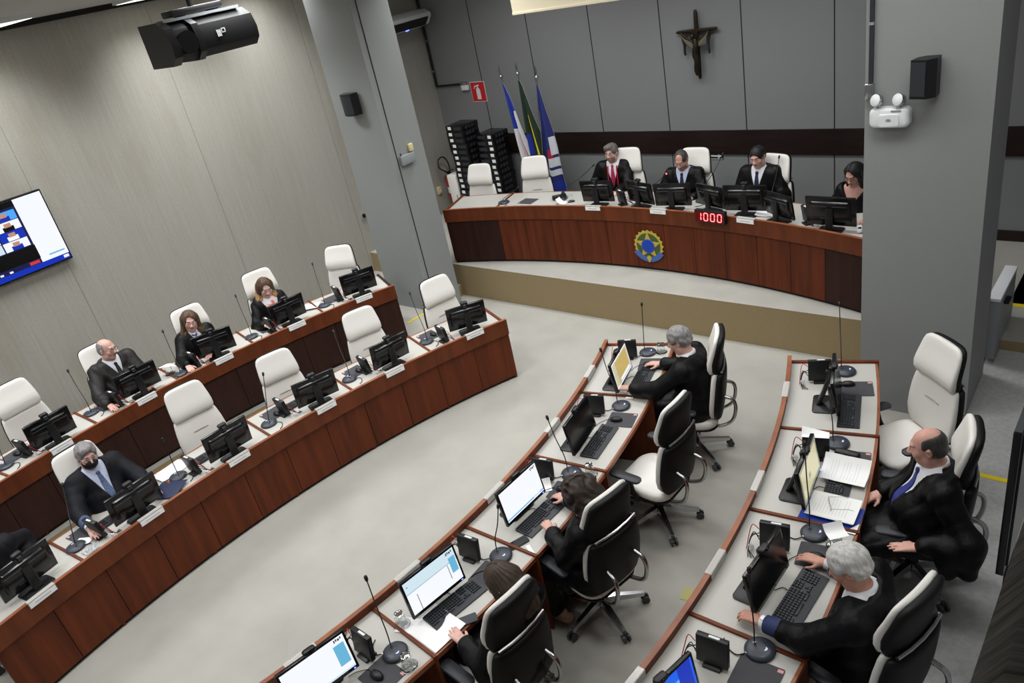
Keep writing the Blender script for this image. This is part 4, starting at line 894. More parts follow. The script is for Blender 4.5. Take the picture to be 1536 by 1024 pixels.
b = MB(); b.box((.04, -.02, .272), (.1, .60, .018)); b.build('grey_strip', 'grey_box', t)
b = MB()
for k, y in enumerate((.0, .012, .024)): b.box((.172, y, .13), (.004, .007, .045), rot=(0, -.1, 0))
b.box((.172, .05, .13), (.004, .03, .006)); b.box((.172, .05, .155), (.004, .03, .006)); b.box((.172, .037, .142), (.004, .005, .03)); b.box((.172, .064, .142), (.004, .005, .03)); b.build('emblem_mark', 'white', cs)
b = MB(); b.box((-.02, -.02, .31), (.16, .40, .045), bev=.01); b.build('mount_plate', 'black', t)
b = MB(); b.tube([(-.02, -.02, .32), (-.02, -.02, .58)], .022, 10); b.build('pole', 'black', t)
for y in (-.13, .13):
    b = MB(); b.box((-.02, y, .29), (.12, .03, .06)); b.build('mount_arm', 'black', t)
t = thing('hanging_projection_screen', 'cream projection screen hanging from the ceiling before the grey wall', 'projection screen', (-3.97, 6.0, 3.91))
b = MB(); b.box((0, 0, .42), (2.2, .012, .84)); b.build('fabric', 'cream', t, smooth=0)
b = MB(); b.box((0, 0, .0125), (2.2, .03, .025), bev=.004); b.build('bottom_bar', 'cream', t)
b = MB(); b.box((0, 0, .84), (2.3, .12, .12), bev=.01); b.build('case', 'white', t)

# dark display seen from behind its edge, beside the grey ramp
t = thing('floor_display', 'tall dark display panel standing at the edge of the grey ramp', 'display', (-.37, 3.95, .176))
b = MB(); b.box((0, 0, 1.6), (.034, 1.28, .85), bev=.004); pn = b.build('panel', 'gloss', t)
b = MB(); b.box((0, 0, 2.028), (.03, 1.27, .006)); b.build('top_edge', 'dark', pn)
b = MB(); b.box((.022, 0, 1.6), (.01, 1.2, .78)); b.build('screen_face', mat('unlit screen', (14, 15, 18), .2), pn)
for s in (-.3, .3):
    b = MB(); b.box((0, s, .75), (.03, .06, 1.45)); b.build('post', 'black', t)
b = MB(); b.box((0, 0, .03), (.08, .8, .03), bev=.006); b.build('base', 'black', t)
# ---------------------------------------------------------------- people: each body grown as one continuous surface from a signed distance field
import openvdb as vdb
def smin(a, b, k):
    h = np.maximum(k - np.abs(a - b), 0) / k
    return np.minimum(a, b) - h * h * k * .25
class Field:
    def __init__(s, lo, hi, h):
        s.h = h; s.lo = np.array(lo, float)
        s.ax = [np.arange(l, u, h, dtype=np.float32) for l, u in zip(lo, hi)]
        s.D = np.full([len(a) for a in s.ax], .2, np.float32)
    def win(s, lo, hi):
        sl = tuple(slice(max(0, int((l - o) / s.h) - 1), max(0, int((u - o) / s.h) + 2)) for l, u, o in zip(lo, hi, s.lo))
        x, y, z = (a[q] for a, q in zip(s.ax, sl))
        return sl, x[:, None, None], y[None, :, None], z[None, None, :]
    def all(s): return s.ax[0][:, None, None], s.ax[1][None, :, None], s.ax[2][None, None, :]
    def put(s, prim, k=.02, op='add'):
        fn, lo, hi = prim; p = max(k, .01)
        sl, x, y, z = s.win(lo - p, hi + p)
        if min(x.size, y.size, z.size) == 0: return s
        d = fn(x, y, z).astype(np.float32)
        s.D[sl] = smin(s.D[sl], d, k) if op == 'add' else -smin(-s.D[sl], d, k)
        return s
    def mesh(s, name, mats, parent, adapt=0.0, mi=None):
        g = vdb.FloatGrid(.05); g.copyFromArray(np.clip(s.D, -.05, .05).astype(np.float32))
        pts, tri, quad = g.convertToPolygons(isovalue=0.0, adaptivity=adapt)
        pts = pts * s.h + s.lo
        faces = [tuple(f)[::-1] for f in tri.tolist()] + [tuple(f)[::-1] for f in quad.tolist()]
        me = bpy.data.meshes.new(name); me.from_pydata(pts.tolist(), [], faces); me.update()
        for m in mats: me.materials.append(M[m] if isinstance(m, str) else m)
        me.polygons.foreach_set('use_smooth', [True] * len(me.polygons))
        if mi is not None and len(me.polygons):
            c = np.empty(len(me.polygons) * 3, np.float32); me.polygons.foreach_get('center', c)
            me.polygons.foreach_set('material_index', mi(c.reshape(-1, 3)).astype(np.int32))
        o = bpy.data.objects.new(name, me); C.objects.link(o); o.parent = parent
        return o
class Frame:
    """maps points of a local frame (origin o, rotation R) and carries shapes defined in it"""
    def __init__(s, o=(0, 0, 0), R=None): s.o = np.array(o, float); s.R = np.eye(3) if R is None else np.array(R)
    def w(s, p): return s.o + s.R @ np.array(p, float)
    def loc(s, x, y, z):
        x, y, z = x - s.o[0], y - s.o[1], z - s.o[2]; R = s.R
        return R[0, 0] * x + R[1, 0] * y + R[2, 0] * z, R[0, 1] * x + R[1, 1] * y + R[2, 1] * z, R[0, 2] * x + R[1, 2] * y + R[2, 2] * z
    def ell(s, c, r, rot=None):
        f = s if rot is None else Frame(s.w(c), s.R @ np.array(Euler(rot).to_matrix())); cc = (0, 0, 0) if rot is not None else c
        r = np.array(r, float); m = r.max(); cw = s.w(c)
        def fn(x, y, z):
            a, b, d = f.loc(x, y, z); a, b, d = a - cc[0], b - cc[1], d - cc[2]
            k0 = np.sqrt((a / r[0]) ** 2 + (b / r[1]) ** 2 + (d / r[2]) ** 2) + 1e-6
            k1 = np.sqrt((a / r[0] ** 2) ** 2 + (b / r[1] ** 2) ** 2 + (d / r[2] ** 2) ** 2) + 1e-6
            return k0 * (k0 - 1) / k1
        return fn, cw - m, cw + m
    def cone(s, a, b, ra, rb=None):
        rb = ra if rb is None else rb; a, b = s.w(a), s.w(b); d = b - a; L = float(d @ d) + 1e-9; m = max(ra, rb)
        def fn(x, y, z):
            px, py, pz = x - a[0], y - a[1], z - a[2]
            h = np.clip((px * d[0] + py * d[1] + pz * d[2]) / L, 0, 1)
            return np.sqrt((px - d[0] * h) ** 2 + (py - d[1] * h) ** 2 + (pz - d[2] * h) ** 2) - (ra + (rb - ra) * h)
        return fn, np.minimum(a, b) - m, np.maximum(a, b) + m
W0 = Frame()
def rotm(yaw, pitch, roll):
    return np.array((Matrix.Rotation(R_(yaw), 3, 'Z') @ Matrix.Rotation(R_(-pitch), 3, 'X') @ Matrix.Rotation(R_(roll), 3, 'Y')))
def nrm(v): v = np.array(v, float); return v / (np.linalg.norm(v) + 1e-9)

def skin(name, c, lip=None, brow=(60, 48, 40), beard=None):
    l = lip or (int(c[0] * .88), int(c[1] * .72), int(c[2] * .70))
    return [mat(name + ' skin', c, .5, noise=((30, 30, 30), 4, (int(c[0] * .95), int(c[1] * .91), int(c[2] * .90)), .35, .75)), mat(name + ' lips', l, .45), mat(name + ' brow', brow, .8), mat(name + ' stubble', beard or c, .7)]
def hairm(name, c, c2=None):
    return mat(name, c, .55, noise=((70, 70, 14), 4, c2 or tuple(int(q * .7) for q in c), .3, .7), bump=((220, 220, 30), .6, .004))
M['robe'] = mat('black robe cloth', (8, 8, 10), .5, spec=.22, bump=((26, 26, 12), .3, .02))
M['suit'] = mat('dark suit cloth', (16, 17, 23), .65, spec=.25, bump=((26, 26, 12), .3, .02))
M['brown_robe'] = mat('brown black robe cloth', (22, 19, 18), .6, bump=((26, 26, 12), .3, .02))
M['shirt'] = mat('white shirt', (222, 224, 230), .7)
M['shirt_blue'] = mat('pale blue shirt', (190, 198, 222), .7)
M['tie_blue'] = mat('royal blue tie', (36, 46, 120), .5); M['tie_navy'] = mat('navy tie', (28, 32, 66), .5)
M['tie_pink'] = mat('magenta tie', (158, 30, 76), .5); M['tie_grey'] = mat('grey blue tie', (92, 110, 142), .6, noise=((90, 90, 90), 2, (70, 84, 116), .4, .6)); M['tie_dark'] = mat('dark tie', (30, 30, 38), .6)
M['sleeve_blue'] = mat('dark blue sleeve', (40, 50, 92), .7); M['sleeve_steel'] = mat('slate blue sleeve', (62, 78, 108), .7)
M['floral'] = mat('floral white cloth', (228, 226, 230), .7, noise=((34, 34, 34), 2, (60, 66, 120), .55, .6))
M['coral'] = mat('white blouse with coral print', (232, 228, 232), .7, noise=((17, 17, 17), 2, (236, 120, 100), .52, .6))
M['dress_blue'] = mat('blue and white dress', (36, 66, 190), .6, noise=((16, 16, 16), 2, (220, 226, 240), .52, .58))
M['mask'] = mat('black face mask', (22, 22, 24), .75)
M['skin_eye'] = mat('eye white', (225, 220, 214), .25); M['iris'] = mat('dark iris', (44, 30, 22), .2)

def person(label, head, heading, zf, sk, hair, hairmat, handR=None, handL=None, lean=.12, look=(0, 12, 0), robe='robe', shirt='shirt', tie=None, glasses=None, mask=False, cuff='shirt', sleeve=None, belly=0., sx=1.0, h=.0068, female=False, beard=False, vdepth=.82, vwide=.075, grip=.35, extra=None, legs=True, watch=0, trim=None):
    ang = R_(heading); fx, fy = cos(ang), sin(ang)
    bx, by = head[0] - fx * (lean + .035), head[1] - fy * (lean + .035)
    t = thing('person', label, 'person', (bx, by, zf), ang - pi / 2, None)
    def L(p):   # world -> local
        dx, dy = p[0] - bx, p[1] - by; a = ang - pi / 2
        return np.array((dx * cos(a) + dy * sin(a), -dx * sin(a) + dy * cos(a), p[2] - zf))
    Hd = np.array((0, lean + .035, head[2] - zf)); hz = Hd[2]
    N = np.array((0, lean * .86 - .01, hz - .16)); hip = np.array((0, 0, .58))
    lerp = lambda q: hip + (N - hip) * q
    ws = .175 * sx * (.9 if female else 1); zs = N[2] - .045
    S = {s: np.array((s * ws, N[1] - .012, zs)) for s in (-1, 1)}
    def arm(s, tgt):
        tgt = L(tgt) if tgt is not None else np.array((s * .12, .30, .66)); d = tgt - S[s]; n = np.linalg.norm(d); mx = .52
        if n > mx: tgt = S[s] + d / n * mx; n = mx; d = tgt - S[s]
        a, b = .285, .255; q = (a * a - b * b + n * n) / (2 * n); r = math.sqrt(max(a * a - q * q, 1e-4))
        u = d / n; pole = np.array((s * .55, -.35, -.8)); pole = nrm(pole - u * (pole @ u))
        return S[s] + u * q + pole * r, tgt
    A = {1: arm(1, handR), -1: arm(-1, handL)}
    HF = Frame(Hd, rotm(*look))
    xs = max(abs(A[1][1][0]), abs(A[-1][1][0]), .33) + .17
    ymax = max(.62, A[1][1][1] + .2, A[-1][1][1] + .2)
    lo, hi = (-xs, -.28, -.01 if legs else .38), (xs, ymax, hz + .17)
    F = Field(lo, hi, h)
    # torso
    def torso(F, g, k=.07):
        F.put(W0.ell(hip + (0, .0, -.01), (.165 * sx + g, .125 + g + belly * .4, .13 + g)), k)
        F.put(W0.ell(lerp(.36) + (0, belly * .5, 0), (.150 * sx + g + belly * .4, .112 + g + belly, .17 + g)), k)
        F.put(W0.ell(lerp(.70), (.158 * sx * (.92 if female else 1) + g, .106 + g, .18 + g)), k)
        if female: F.put(W0.ell(lerp(.66) + (0, .055, 0), (.125 + g, .072 + g, .075 + g)), .04)
        F.put(W0.cone(S[-1] + (.02, 0, 0), S[1] - (.02, 0, 0), .056 + g, .056 + g), k)
        F.put(W0.cone(N + (0, -.02, -.06), N + (0, -.008, .02), .085 + g * .6, .058 + g * .4), k)
    torso(F, 0)
    F.put(W0.cone(N + (0, -.01, -.05), HF.w((0, -.022, -.05)), .058 if not female else .05, .052 if not female else .045), .03)
    for s in (-1, 1):
        e, wv = A[s]; F.put(W0.cone(S[s], e, .052, .042), .03); F.put(W0.cone(e, wv, .041, .026), .02)
        if legs:
            kn = np.array((s * .115, .40, .525)); F.put(W0.cone((s * .09, .03, .545), kn, .082, .058), .05); F.put(W0.cone(kn, (s * .115, .33, .10), .055, .038), .03)
            F.put(W0.cone((s * .115, .28, .045), (s * .12, .44, .035), .042, .034), .02)
    # head
    f = HF
    F.put(f.ell((0, -.014, .036), (.075, .094, .084)), .02)
    F.put(f.ell((0, .026, -.034), (.060, .066, .083)), .035)
    F.put(f.ell((0, .056, -.092), (.027, .026, .024)), .03)
    F.put(f.cone((-.042, .012, -.075), (.042, .012, -.075), .022), .04)
    F.put(f.cone((-.030, .080, .030), (.030, .080, .030), .012), .022)
    for s in (-1, 1):
        F.put(f.ell((s * .034, .096, .010), (.019, .016, .012)), .014, 'sub')
        F.put(f.ell((s * .033, .077, .012), (.015, .013, .013)), .006)
        F.put(f.ell((s * .040, .066, -.022), (.024, .020, .024)), .025)
        F.put(f.ell((s * .077, -.010, -.006), (.011, .020, .032), (0, s * .15, s * -.35)), .008)
        F.put(f.ell((s * .084, -.004, -.004), (.005, .010, .018)), .006, 'sub')
        F.put(f.ell((s * .013, .100, -.026), (.010, .011, .009)), .010)
    F.put(f.cone((0, .090, .014), (0, .113, -.022), .008, .0125), .014)
    F.put(f.cone((-.016, .087, -.050), (.016, .087, -.050), .0072), .008); F.put(f.cone((-.014, .084, -.062), (.014, .084, -.062), .0082), .008)
    # hands
    for s in (-1, 1):
        e, wv = A[s]; fd = nrm(wv - e); fd = nrm(fd * (1, 1, .35)); pn = np.array((0, 0, -1.)); pn = nrm(pn - fd * (fd @ pn)); th = np.cross(fd, pn) * s
        P = lambda a, b, c=0: wv + fd * a + th * b + pn * c
        for o_ in (.026, .009, -.009, -.026): F.put(W0.cone(P(.005, o_ * .6), P(.082 - abs(o_) * .25, o_), .0155, .0115), .012)
        g0 = grip if not isinstance(grip, dict) else grip[s]
        for o_, ln, dl in ((.028, .070, 0), (.0095, .078, .004), (-.0105, .072, .001), (-.029, .057, -.008)):
            p = P(.084 + dl, o_); d = fd + th * o_ * 1.6; c = 0
            for q, (fr, rr) in enumerate(((.44, .0092), (.32, .0084), (.24, .0074))):
                c += g0 * (.45, .75, .6)[q]; dd = nrm(d * cos(c) + pn * sin(c)); p2 = p + dd * ln * fr; F.put(W0.cone(p, p2, rr, rr * .92), .005); p = p2
        p = P(.022, .026, .004); d1 = nrm(fd * .65 + th * .72 + pn * .25); p2 = p + d1 * .042; F.put(W0.cone(p, p2, .0135, .0105), .010)
        d2 = nrm(fd * .92 + th * .25 + pn * .25); F.put(W0.cone(p2, p2 + d2 * .034, .0102, .0082), .005)
    def mi(c):
        x, y, z = HF.loc(c[:, 0], c[:, 1], c[:, 2]); r = np.zeros(len(c), int)
        near = (np.abs(x) < .1) & (np.abs(z) < .14) & (y > .03)
        if beard: r[near & (z < -.032) & (z > -.125) & (np.abs(x) < .062) & ~((np.abs(x) < .014) & (z > -.045))] = 3
        r[near & (np.abs(x) < .025) & (z < -.043) & (z > -.070) & (y > .078)] = 1
        r[near & (np.abs(x) > .012) & (np.abs(x) < .050) & (np.abs(z - .034 + .10 * np.maximum(0, np.abs(x) - .03)) < .0042) & (y > .055)] = 2
        return r
    F.mesh('body', sk, t, mi=mi)
    # eyes
    for s in (-1, 1):
        b = MB(); cst = V((s * .033, .0795, .0095)); b.ball(cst, .0112, u=12, v=8)
        for fc in b.bm.faces:
            d = (fc.calc_center_median() - cst).normalized(); fc.material_index = 1 if d.y > .86 else 0
        o = b.build('eye', ['skin_eye', 'iris'], t, smooth=60); o.matrix_local = Matrix.Translation(V(HF.o)) @ Matrix([list(r) for r in HF.R]).to_4x4()
    # clothing
    if shirt:
        Sf = Field((-.2, -.02 - .2, zs - .36), (.2, lean + .28 + belly, N[2] + .10), h * .9); torso(Sf, .012, .06)
        x, y, z = Sf.all(); Sf.D = np.maximum(Sf.D, np.maximum(np.abs(x) - .135, (N[1] * .4 - .02) - y))
        if not female:
            neck = Frame(N + (0, -.004, .035), np.array(Matrix.Rotation(R_(-14), 3, 'X')))
            xx, yy, zz = neck.loc(x, y, z); q = np.sqrt(xx ** 2 + (yy * .95) ** 2)
            ring = np.maximum(np.abs(q - .062 - .12 * np.abs(zz)) - .006, np.abs(zz) - .022); ring = np.maximum(ring, -(yy + .2))
            Sf.D = smin(Sf.D, ring.astype(np.float32), .006)
        Sf.mesh('shirt', [shirt], t)
    if tie:
        Tf = Field((-.08, -.1, zs - .34), (.08, lean + .3 + belly, N[2] + .06), .0055); torso(Tf, .019, .06); x, y, z = Tf.all()
        wz = .016 + .030 * np.clip((N[2] - .02 - z) / .3, 0, 1); Tf.D = np.maximum(Tf.D, np.maximum(np.abs(x) - wz, N[1] * .5 - y)); Tf.D = np.maximum(Tf.D, z - (N[2] - .012))
        torso_front = Field((-.02, -.1, N[2] - .03), (.02, lean + .3, N[2] - .0), .008); torso(torso_front, .016, .06)
        yy = torso_front.ax[1]; col = torso_front.D[len(torso_front.ax[0]) // 2, :, len(torso_front.ax[2]) // 2]; yk = yy[np.where(col < 0)[0].max()] if (col < 0).any() else N[1] + .07
        Tf.put(W0.ell((0, yk + .004, N[2] - .015), (.020, .014, .020)), .006)
        Tf.mesh('tie', [tie], t)
    Rf = Field((lo[0] - .06, lo[1] - .06, .05 if legs else .40), (hi[0] + .06, ymax, N[2] + .09), h * 1.1); torso(Rf, .028, .08)
    rs = .012
    for s in (-1, 1):
        e, wv = A[s]; dv = nrm(wv - e); end = wv - dv * (.15 if sleeve else .045)
        Rf.put(W0.cone(S[s] + (0, 0, -.006), e, .066 + rs, .060 + rs), .05); Rf.put(W0.cone(e, end, .054 + rs, .050 + rs), .03)
        Rf.put(W0.cone(S[s] * .45 + e * .55 + (0, 0, -.05), e + (0, 0, -.055), .045, .050), .05); Rf.put(W0.cone(e + (0, 0, -.055), end + (0, 0, -.030) - dv * .03, .050, .034), .05)
        if legs: Rf.put(W0.cone((s * .10, .02, .55), (s * .125, .40, .535), .112, .085), .07); Rf.put(W0.cone((s * .125, .41, .52), (s * .13, .38, .16), .08, .09), .06)
    if legs:
        Rf.put(W0.cone((0, .1, .56), (0, .36, .54), .10, .08), .08); Rf.put(W0.cone((0, .40, .5), (0, .38, .2), .07, .08), .08)
    if extra: extra(Rf, L, A, S)
    x, y, z = Rf.all(); sd = sum(map(ord, label[:12])) % 7
    fold = np.sin(x * 27 + 2.6 * np.sin(z * 8 + sd) + 2 * np.sin(y * 7)) * np.sin(z * 13 + y * 19 + 2.2 * np.sin(x * 11 + sd)) + .55 * np.sin(z * 41 + 3 * np.sin(y * 15 + x * 9 + sd))
    ridge = np.abs(np.sin(z * 16 + 5.5 * np.sin(x * 6 + sd) + y * 9)) - .6
    Rf.D = Rf.D + (.0045 * fold - .006 * ridge).astype(np.float32)
    yc = N[1] * .55 - .01
    vz = np.clip((z - vdepth * hz / 1.22 * 1.0) / max(N[2] - vdepth * hz / 1.22, .05), 0, 1.3)
    vcut = np.maximum(np.maximum(np.abs(x) - vwide * vz, vdepth * hz / 1.22 - z), yc - y)
    Rf.D = np.maximum(Rf.D, -vcut.astype(np.float32))
    nk = np.sqrt(x ** 2 + (y - N[1] + .008) ** 2) - (.070 if not female else .078); Rf.D = np.maximum(Rf.D, -np.maximum(nk, (N[2] - .012) - z).astype(np.float32))
    Rf.D = np.maximum(Rf.D, z - (N[2] + .055 + .0 * x))
    Rf.mesh('robe', [robe], t)
    if trim:
        for s in (-1, 1):
            Tf = Field((-.13, -.1, zs - .30), (.13, lean + .3 + belly, N[2] - .005), .0055); torso(Tf, .036, .08); x, y, z = Tf.all()
            Tf.D = np.maximum(Tf.D, np.maximum(np.abs(x - s * (.062 + .02 * (N[2] - z))) - .007, N[1] * .5 - y)); Tf.mesh('red_ribbon', [trim], t)
    for s in (-1, 1):
        e, wv = A[s]; dv = nrm(wv - e)
        if cuff:
            b = MB(); b.tube([V(wv - dv * .06), V(wv - dv * .008)], [.036, .0345], 16); b.build('shirt_cuff', cuff, t, smooth=60)
        if s == watch:
            b = MB(); b.tube([V(wv - dv * .035), V(wv - dv * .015)], [.0385, .038], 16); wt = b.build('wrist_watch', 'white', t, smooth=60)
            b = MB(); b.tube([V(wv - dv * .025 + np.array((0, 0, .030))), V(wv - dv * .025 + np.array((0, 0, .042)))], .018, 14); b.build('dial', 'chrome', wt)
        if sleeve:
            b = MB(); b.tube([V(wv - dv * (.20)), V(wv - dv * .12), V(wv - dv * .04)], [.050, .055, .051], 16); b.build('jacket_sleeve', sleeve, t, smooth=60)
    # hair
    if hair:
        Hf = Field((-.17, -.21, -.36 if hair in ('long', 'straight', 'curly') else -.16), (.17, .16, .18), .0052); I = Frame()
        gr = {'short': .010, 'thick': .017, 'side': .013, 'bald': .0035, 'recede': .006, 'long': .015, 'straight': .010, 'curly': .03}[hair]
        Hf.put(I.ell((0, -.014, .036), (.075 + gr, .094 + gr, .084 + gr)), .01)
        Hf.put(I.ell((0, -.045, -.02), (.066 + gr * .7, .058 + gr * .7, .055)), .03)
        if hair == 'side': Hf.put(I.ell((.015, .055, .095), (.06, .045, .032), (0, .15, 0)), .03)
        if hair == 'long':
            for s in (-1, 1): Hf.put(I.cone((s * .070, -.01, .04), (s * .098, .022, -.15), .030, .034), .04); Hf.put(I.cone((s * .098, .022, -.14), (s * .118, .030, -.215), .036, .030), .04)
            Hf.put(I.cone((0, -.085, .0), (0, -.10, -.16), .06, .055), .05); Hf.put(I.cone((-.05, -.08, -.02), (-.07, -.07, -.18), .045, .045), .04); Hf.put(I.cone((.05, -.08, -.02), (.07, -.07, -.18), .045, .045), .04)
        if hair == 'straight':
            for s in (-1, 1): Hf.put(I.cone((s * .064, .01, .05), (s * .078, .045, -.20), .026, .022), .03)
            Hf.put(I.cone((0, -.075, .0), (0, -.095, -.20), .066, .055), .04); Hf.put(I.cone((-.04, -.07, 0), (-.06, -.075, -.22), .045, .035), .04); Hf.put(I.cone((.04, -.07, 0), (.06, -.075, -.22), .045, .035), .04)
        if hair == 'curly':
            Hf.put(I.ell((0, -.04, -.04), (.125, .115, .15)), .05); Hf.put(I.cone((-.07, -.02, -.1), (-.085, .02, -.2), .06, .04), .05); Hf.put(I.cone((.07, -.02, -.1), (.085, .02, -.2), .06, .04), .05)
        x, y, z = Hf.all()
        amp, fr = {'curly': (.010, 62), 'thick': (.0035, 70), 'long': (.0055, 40), 'side': (.003, 60)}.get(hair, (.0018, 60))
        if hair in ('straight', 'long'): Hf.D = Hf.D + (amp * np.sin(np.arctan2(x, -y) * 26 + 3 * np.sin(z * 12))).astype(np.float32)
        else: Hf.D = Hf.D + (amp * np.sin(x * fr + 2.5 * np.sin(z * fr * .6)) * np.sin(y * fr + 2 * np.sin(x * fr * .7)) + amp * .6 * np.sin(z * fr * 1.2 + 2 * np.sin(y * fr * .5))).astype(np.float32)
        cut = lambda pr, k=.010: Hf.put(pr, k, 'sub')
        fw = .068 if hair in ('long', 'straight', 'curly') else .078
        cut(I.ell((0, .115, -.030), (fw, .090, .122 if hair in ('long', 'straight') else .112)))
        if hair in ('long', 'straight'): cut(I.ell((.012, .10, .055), (.045, .055, .045)))
        if hair == 'recede': cut(I.ell((0, .085, .085), (.052, .070, .06)))
        if hair == 'bald': cut(I.ell((0, .035, .135), (.068, .125, .094)), .02); cut(I.ell((0, .115, .055), (.12, .105, .10)), .02)
        if hair not in ('long', 'straight', 'curly'):
            for s in (-1, 1): cut(I.ell((s * .088, .016, -.040), (.03, .050, .052)))
            low = (-.062 + .25 * np.maximum(0, y + .03)) - z; Hf.D = np.maximum(Hf.D, low.astype(np.float32))
        if hair == 'straight': Hf.D = np.maximum(Hf.D, -(np.maximum(np.abs(x) - .0022, np.maximum(.06 - z, -.05 - y)) - .0).astype(np.float32))
        hm = hairmat if isinstance(hairmat, list) else [hairmat]
        o = Hf.mesh('hair', hm, t, mi=(lambda c: (c[:, 2] < -.055 + .02 * np.sin(c[:, 0] * 60)).astype(int)) if len(hm) > 1 else None)
        o.matrix_local = Matrix.Translation(V(HF.o)) @ Matrix([list(r) for r in HF.R]).to_4x4()
    HM = Matrix.Translation(V(HF.o)) @ Matrix([list(r) for r in HF.R]).to_4x4()
    if glasses:
        b = MB()
        for s in (-1, 1):
            b.tube([(s * .034 + x, .099 - .15 * abs(x + s * .034 - 0) ** 1.6, .006 + z) for x, z in rrect(.050, .036, .014, 3)] + [(s * .034 + .025, .099 - .15 * abs(.025 + s * .034) ** 1.6, .010)], .0019, 6)
            b.tube([(s * .060, .094, .014), (s * .078, .03, .014), (s * .080, -.02, .006)], .0018, 6)
        b.tube([(-.009, .101, .010), (.009, .101, .010)], .0018, 6); o = b.build('glasses', glasses, t); o.matrix_local = HM
    if mask:
        Mf = Field((-.1, -.02, -.14), (.1, .15, .03), .005); I = Frame(); Mf.put(I.ell((0, .030, -.045), (.069, .074, .080)), .01); Mf.put(I.ell((0, .085, -.035), (.034, .042, .035)), .03)
        x, y, z = Mf.all(); Mf.D = np.maximum(Mf.D, np.maximum(z - (-.004 - .5 * np.abs(x) * (np.abs(x) > .03) * .6), .028 - y).astype(np.float32)); Mf.D = np.maximum(Mf.D, (-.118 - z).astype(np.float32))
        o = Mf.mesh('face_mask', ['mask'], t); o.matrix_local = HM
        b = MB()
        for s in (-1, 1): b.tube([(s * .066, .035, -.02), (s * .082, -.015, .012)], .0016, 5); b.tube([(s * .064, .035, -.07), (s * .080, -.02, -.02)], .0016, 5)
        o = b.build('mask_loops', 'mask', t); o.matrix_local = HM
    return t, A, HF
# ---------------------------------------------------------------- the fourteen people
SK = lambda n, c=None, **k: skin(n, c, **k)
ONLY = globals().get('ONLY_PEOPLE')
GREY, DGREY, WHITE_H = hairm('grey hair', (150, 148, 146), (104, 102, 101)), hairm('dark grey hair', (74, 70, 68), (46, 44, 43)), hairm('white hair', (214, 212, 209), (176, 174, 171))
BLACKH, BROWNH, BLOND, DARKB = hairm('black hair', (22, 19, 18)), hairm('brown hair', (104, 80, 62), (66, 48, 37)), hairm('blond hair ends', (202, 168, 120), (160, 124, 80)), hairm('dark brown hair', (52, 38, 30), (34, 25, 20))
person('man in a dark suit, grey blue tie and black face mask', (-7.09, 1.46, 1.22), 2, 0, SK('masked', brow=(128, 112, 104), c=(206,165,154)), 'side', GREY, handR=(-6.66, 1.12, .78), handL=(-6.62, 1.72, .77), lean=-0.02, look=(-6, 8, -6), robe='suit', shirt='shirt_blue', tie='tie_grey', glasses='steel', mask=True, sleeve='sleeve_steel', belly=.045, sx=1.14, h=.0075, vwide=.085, vdepth=.74)
person('sitter in a dark suit at the frame edge, beside the masked man', (-6.72, .40, 1.23), 6, 0, SK('edge', (196,155,140)), 'short', DGREY, handR=(-6.7, .2, .78), handL=(-6.78, .66, .80), lean=.10, look=(0, 15, 0), robe='suit', tie='tie_navy', h=.0085, sx=1.05)
person('woman in a black robe with blond-ended brown hair', (-8.62, 4.46, 1.30), -14, .17, SK('blond', (222,183,172)), 'long', [BROWNH, BLOND], handR=(-8.36, 4.16, .955), handL=(-8.36, 4.42, .95), lean=0.05, look=(-4, 20, -6), shirt='coral', female=True, glasses='steel', cuff=None, h=.0078, vdepth=.78, vwide=.105, sx=.96)
person('smiling brown-haired woman in a dark robe with floral cuffs', (-8.76, 3.465, 1.30), -8, .17, SK('floral', (218,173,160)), 'long', BROWNH, handR=(-8.42, 3.10, .945), handL=(-8.44, 3.42, .95), lean=0.02, look=(-14, 8, -8), shirt='floral', female=True, glasses='steel', cuff='floral', h=.0078, vdepth=.86, vwide=.06, sx=1.0)
person('balding man with glasses in a brown-black robe, dark tie', (-8.905, 2.526, 1.39), 4, .17, SK('brown', brow=(128, 112, 104), c=(206,163,148)), 'bald', GREY, handR=(-8.53, 2.19, .94), handL=(-8.56, 2.66, .945), lean=0.0, look=(24, 8, -4), robe='brown_robe', shirt='shirt', tie='tie_dark', glasses='red' if False else 'dark', belly=.05, sx=1.16, h=.0078, vwide=.075, vdepth=.86)
person('white-haired man in a black robe nearest the dais, hand on a mouse', (-3.11, 5.11, 1.21), 188, 0, SK('dais', brow=(128, 112, 104), c=(208,165,152)), 'thick', GREY, handR=(-3.47, 5.33, .772), handL=(-3.54, 4.79, .775), lean=0.1, look=(8, 24, 4), shirt='shirt', glasses='steel', belly=.03, sx=1.08, h=.0066)
person('woman with dark curly hair in black, typing with her back to the view', (-2.72, 3.02, 1.21), 184, 0, SK('curly', (206,163,148)), 'curly', DARKB, handR=(-3.14, 3.32, .785), handL=(-3.02, 2.98, .79), lean=0.01, look=(16, 24, 0), shirt=None, female=True, cuff=None, h=.0068, sx=.98, grip=.5)
person('woman with straight parted brown hair, blue dress under a black robe', (-2.68, 2.15, 1.23), 178, 0, SK('parted', (220,177,164)), 'straight', hairm('parted brown hair', (70, 55, 44), (48, 37, 30)), handR=(-3.10, 2.50, .785), handL=(-2.93, 1.93, .775), lean=0.0, look=(18, 22, 0), shirt='dress_blue', female=True, cuff=None, h=.0066, sx=.98, grip={1: .45, -1: .15})
def drape(Rf, L, A, S):
    e, wv = A[-1]; Rf.put(W0.cone(e + (-.02, -.03, .0), wv + (-.05, -.16, -.02), .070, .062), .06); Rf.put(W0.cone(e + (-.02, -.03, -.02), e + (-.03, -.02, -.20), .060, .055), .05); Rf.put(W0.cone(e + (-.02, .10, -.05), e + (-.04, .10, -.20), .05, .045), .05)
